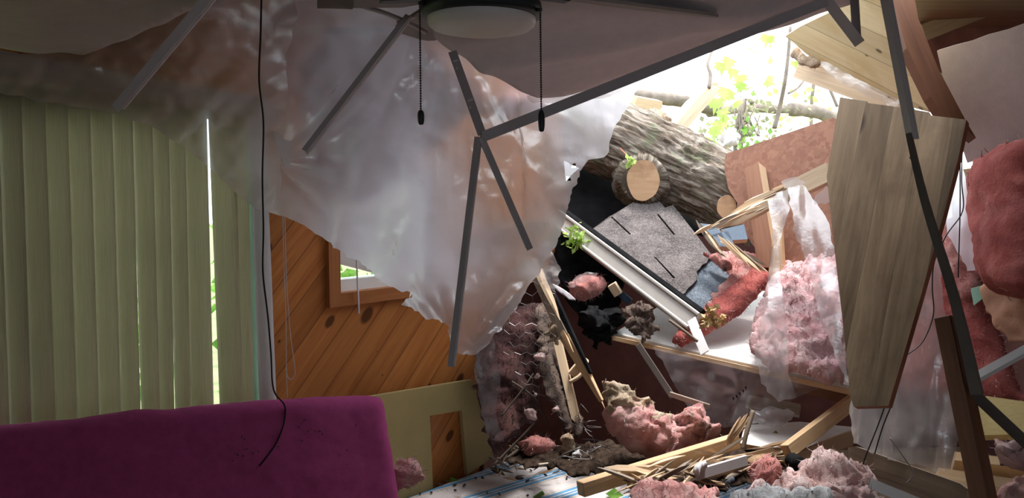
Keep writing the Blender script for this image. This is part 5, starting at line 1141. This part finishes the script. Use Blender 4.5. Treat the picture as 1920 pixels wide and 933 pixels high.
# big pink chunk with tan crust
bc = empty('insulation_chunk', P(1220, 800, 2.85), 'big pink insulation chunk with a tan crusty top in the debris', 'insulation')
CS = Surf([(1130, 730, 2.86), (1335, 810, 2.90), (1230, 865, 2.70)])
puff('pink_body', ragged([(1132, 770), (1150, 752), (1190, 770), (1240, 790), (1270, 780), (1312, 762), (1316, 785), (1338, 805), (1345, 822), (1310, 842), (1270, 860), (1236, 868), (1200, 850), (1165, 820), (1142, 800)], 3, 9, 47), CS, M['pink'], .08, 30, .03, 11, 3.5, parent=bc, seed=47, big=.02)
puff('crust', ragged([(1128, 720), (1145, 712), (1172, 728), (1200, 738), (1225, 752), (1232, 768), (1258, 775), (1262, 790), (1235, 800), (1200, 790), (1170, 778), (1140, 770), (1132, 745)], 3, 8, 48), Surf([(1128, 720, 2.80), (1260, 780, 2.76), (1150, 775, 2.74)]), M['tan_wool'], .035, 16, .028, 15, 3, parent=bc, seed=48)
puff('side_flap', ragged([(1262, 780), (1300, 760), (1318, 768), (1310, 790), (1335, 800), (1320, 818), (1280, 812)], 3, 7, 49), Surf([(1262, 780, 2.78), (1335, 800, 2.8), (1290, 818, 2.74)]), M['pink_dirty'], .04, 15, .025, 10, 4, parent=bc, seed=49)

for ch in list(bc.children): fuzz(ch, 2600, .022, 500)
# lumber
tag(beam('lumber', P(1088, 916, 2.42), P(1380, 826, 2.72), .046, .04, M['lumber'], .35, seed=2), 'tan two by four lying diagonally on the debris in front', 'timber')
tag(beam('lumber', P(1474, 846, 2.62), P(1612, 742, 2.85), .046, .036, M['lumber'], .4, seed=5), 'tan two by four propped up toward the bottom of the plank', 'timber')
tag(beam('yellow_batten', P(1178, 905, 2.42), P(1255, 885, 2.5), .022, .02, M['foam'], .3), 'short yellow batten below the diagonal two by four', 'timber')
tag(beam('grey_strip', P(1305, 890, 2.45), P(1400, 862, 2.58), .035, .012, M['metal'], .3), 'grey metal strip lying among the wood splinters', 'metal strip')
tag(beam('dark_lath', P(1010, 872, 2.85), P(1160, 852, 2.95), .012, .012, M['grey_lumber'], .3), 'thin dark lath lying across the back of the mattress', 'timber')
tag(tube('tilted_lath', [P(1393, 842, 2.6), P(1400, 810, 2.62), P(1412, 770, 2.66)], .008, M['dark_lumber'], seg=5), 'dark lath end standing up beside the low white board', 'timber')
tag(tube('round_pipe_end', [P(1485, 862, 2.42), P(1502, 872, 2.36)], .024, M['felt'], seg=14, n=3), 'dark round opening among the pale insulation', 'pipe')
# straws by the lath
for i in range(16):
    r_ = random.Random(200 + i); A = P(1360 + r_.uniform(0, 20), 828 + r_.uniform(-6, 8), 2.66); Bq = P(1388 + r_.uniform(0, 20), 780 + r_.uniform(-8, 22), 2.68)
    tag(sliver('wood_splinter', A, Bq, .009, .006, M['straw'], None, i), 'thin straw coloured splinter bundled beside the dark lath end', 'splinter', 'bundle of thin splinters')
# many splinters in the heap
for i in range(70):
    r_ = random.Random(300 + i); t = r_.random(); x = 1190 + 300 * t + r_.gauss(0, 12); y = 905 - 55 * t + r_.gauss(0, 13); a = r_.gauss(-.18, .3); l = r_.uniform(35, 120); d = 2.34 + .26 * t + (900 - y) * .0020
    A = P(x - l / 2 * math.cos(a), y - l / 2 * math.sin(a), d); Bq = P(x + l / 2 * math.cos(a), y + l / 2 * math.sin(a), d + .05 + r_.uniform(-.04, .08))
    tag(sliver('wood_splinter', A, Bq, r_.uniform(.006, .022), r_.uniform(.004, .012), [M['straw'], M['pale_lumber'], M['grey_lumber'], M['straw'], M['dark_lumber']][i % 5], None, i), 'wood splinter heaped between the two tan two by fours', 'splinter', 'splinters in the heap')
for i in range(110):
    r_ = random.Random(500 + i); x = r_.uniform(930, 1190); y = 872 + r_.gauss(0, 14) - (x - 930) * .06; p = Z(x, y, zm + r_.uniform(.02, .05)); an = r_.uniform(0, 3.1); l = r_.uniform(.02, .13)
    q = p + V((math.cos(an) * l, math.sin(an) * l, r_.uniform(-.005, .03)))
    tag(sliver('wood_splinter', p, q, r_.uniform(.004, .014), r_.uniform(.004, .008), [M['dark_lumber'], M['grey_lumber'], M['bit'], M['straw']][i % 4], None, i), 'dark splinter or chip strewn on the back of the mattress', 'splinter', 'chips on the mattress')
for i in range(22):
    r_ = random.Random(600 + i); p = Z(r_.uniform(770, 1080), r_.uniform(880, 930), zm + .006); an = r_.uniform(0, 3.1); l = r_.uniform(.006, .03)
    tag(sliver('bark_bit', p, p + V((math.cos(an) * l, math.sin(an) * l, .002)), .008, .006, M['bit'], None, i), 'small dark crumb on the striped part of the mattress', 'bark bit', 'crumbs on the striped mattress')
for i, (x, y, lb) in enumerate(((845, 893, 'small green leaf scrap near the cream panel on the mattress'), (1000, 930, 'green leaf scrap at the bottom edge of the mattress'), (1135, 925, 'green leaf scrap under the lower end of the two by four'))):
    c = Z(x, y, zm + .012); r_ = random.Random(i)
    tag(leaves('fallen_leaf', [c], .07, M['leaf_dark'], None, i), lb, 'leaf')
# front pink insulation
tag(puff('insulation_batt', ragged([(1182, 920), (1200, 906), (1260, 905), (1320, 914), (1345, 930), (1360, 980), (1180, 985)], 3, 8, 50), Surf([(1182, 920, 2.28), (1345, 920, 2.3), (1260, 985, 2.15)]), M['pink'], .035, 18, .02, 12, 4, seed=50), 'pink insulation roll with a frayed end at the bottom edge', 'insulation')
tag(puff('insulation_chunk', ragged([(1400, 905), (1405, 880), (1425, 866), (1455, 878), (1470, 905), (1450, 925), (1415, 930)], 4, 7, 51), Surf([(1400, 900, 2.28), (1470, 900, 2.28), (1430, 930, 2.22)]), M['pink_dirty'], .07, 22, .04, 10, 5, seed=51), 'curled pink insulation tuft in the middle of the front heap', 'insulation')
tag(puff('insulation_chunk', ragged([(1460, 905), (1480, 880), (1520, 860), (1550, 842), (1575, 868), (1610, 885), (1640, 905), (1650, 985), (1380, 985), (1400, 940)], 5, 9, 52), Surf([(1460, 905, 2.26), (1640, 900, 2.2), (1500, 985, 2.1)]), M['pink_pale'], .045, 30, .04, 10, 4, seed=52), 'pale pink insulation heap in front of the dark joist', 'insulation')
tag(puff('white_wool', ragged([(1370, 930), (1420, 914), (1500, 918), (1560, 925), (1570, 985), (1360, 985)], 3, 9, 53), Surf([(1370, 930, 2.1), (1560, 925, 2.08), (1450, 985, 2.0)]), M['white_wool'], .022, 18, .02, 10, 5, seed=53), 'white fibre wool at the bottom edge of the front heap', 'insulation')
tag(beam('brown_board', P(1490, 862, 2.62), P(1615, 812, 2.85), .05, .012, M['pale_lumber'], .6, rag=.05, seed=7), 'pale dusty board under the propped two by four', 'timber')
tag(puff('crumpled_foil', ragged([(1296, 884), (1318, 864), (1328, 872), (1308, 892)], 1.5, 5, 54), Surf([(1296, 884, 2.42), (1328, 872, 2.46), (1308, 894, 2.4)]), M['metal_white'], .015, 6, .01, 20, 3, seed=54), 'crumpled silver foil scrap on the splinter heap', 'scrap')
tag(puff('dark_scrap', ragged([(1358, 902), (1372, 896), (1380, 904), (1366, 910)], 1, 4, 55), Surf([(1358, 902, 2.34), (1380, 900, 2.36), (1366, 912, 2.32)]), M['shingle_blue'], .015, 6, .006, 20, 3, seed=55), 'small dark blue shingle scrap on the splinter heap', 'scrap')
for o in list(bpy.data.objects):
    if '_o' in o: del o['_o']
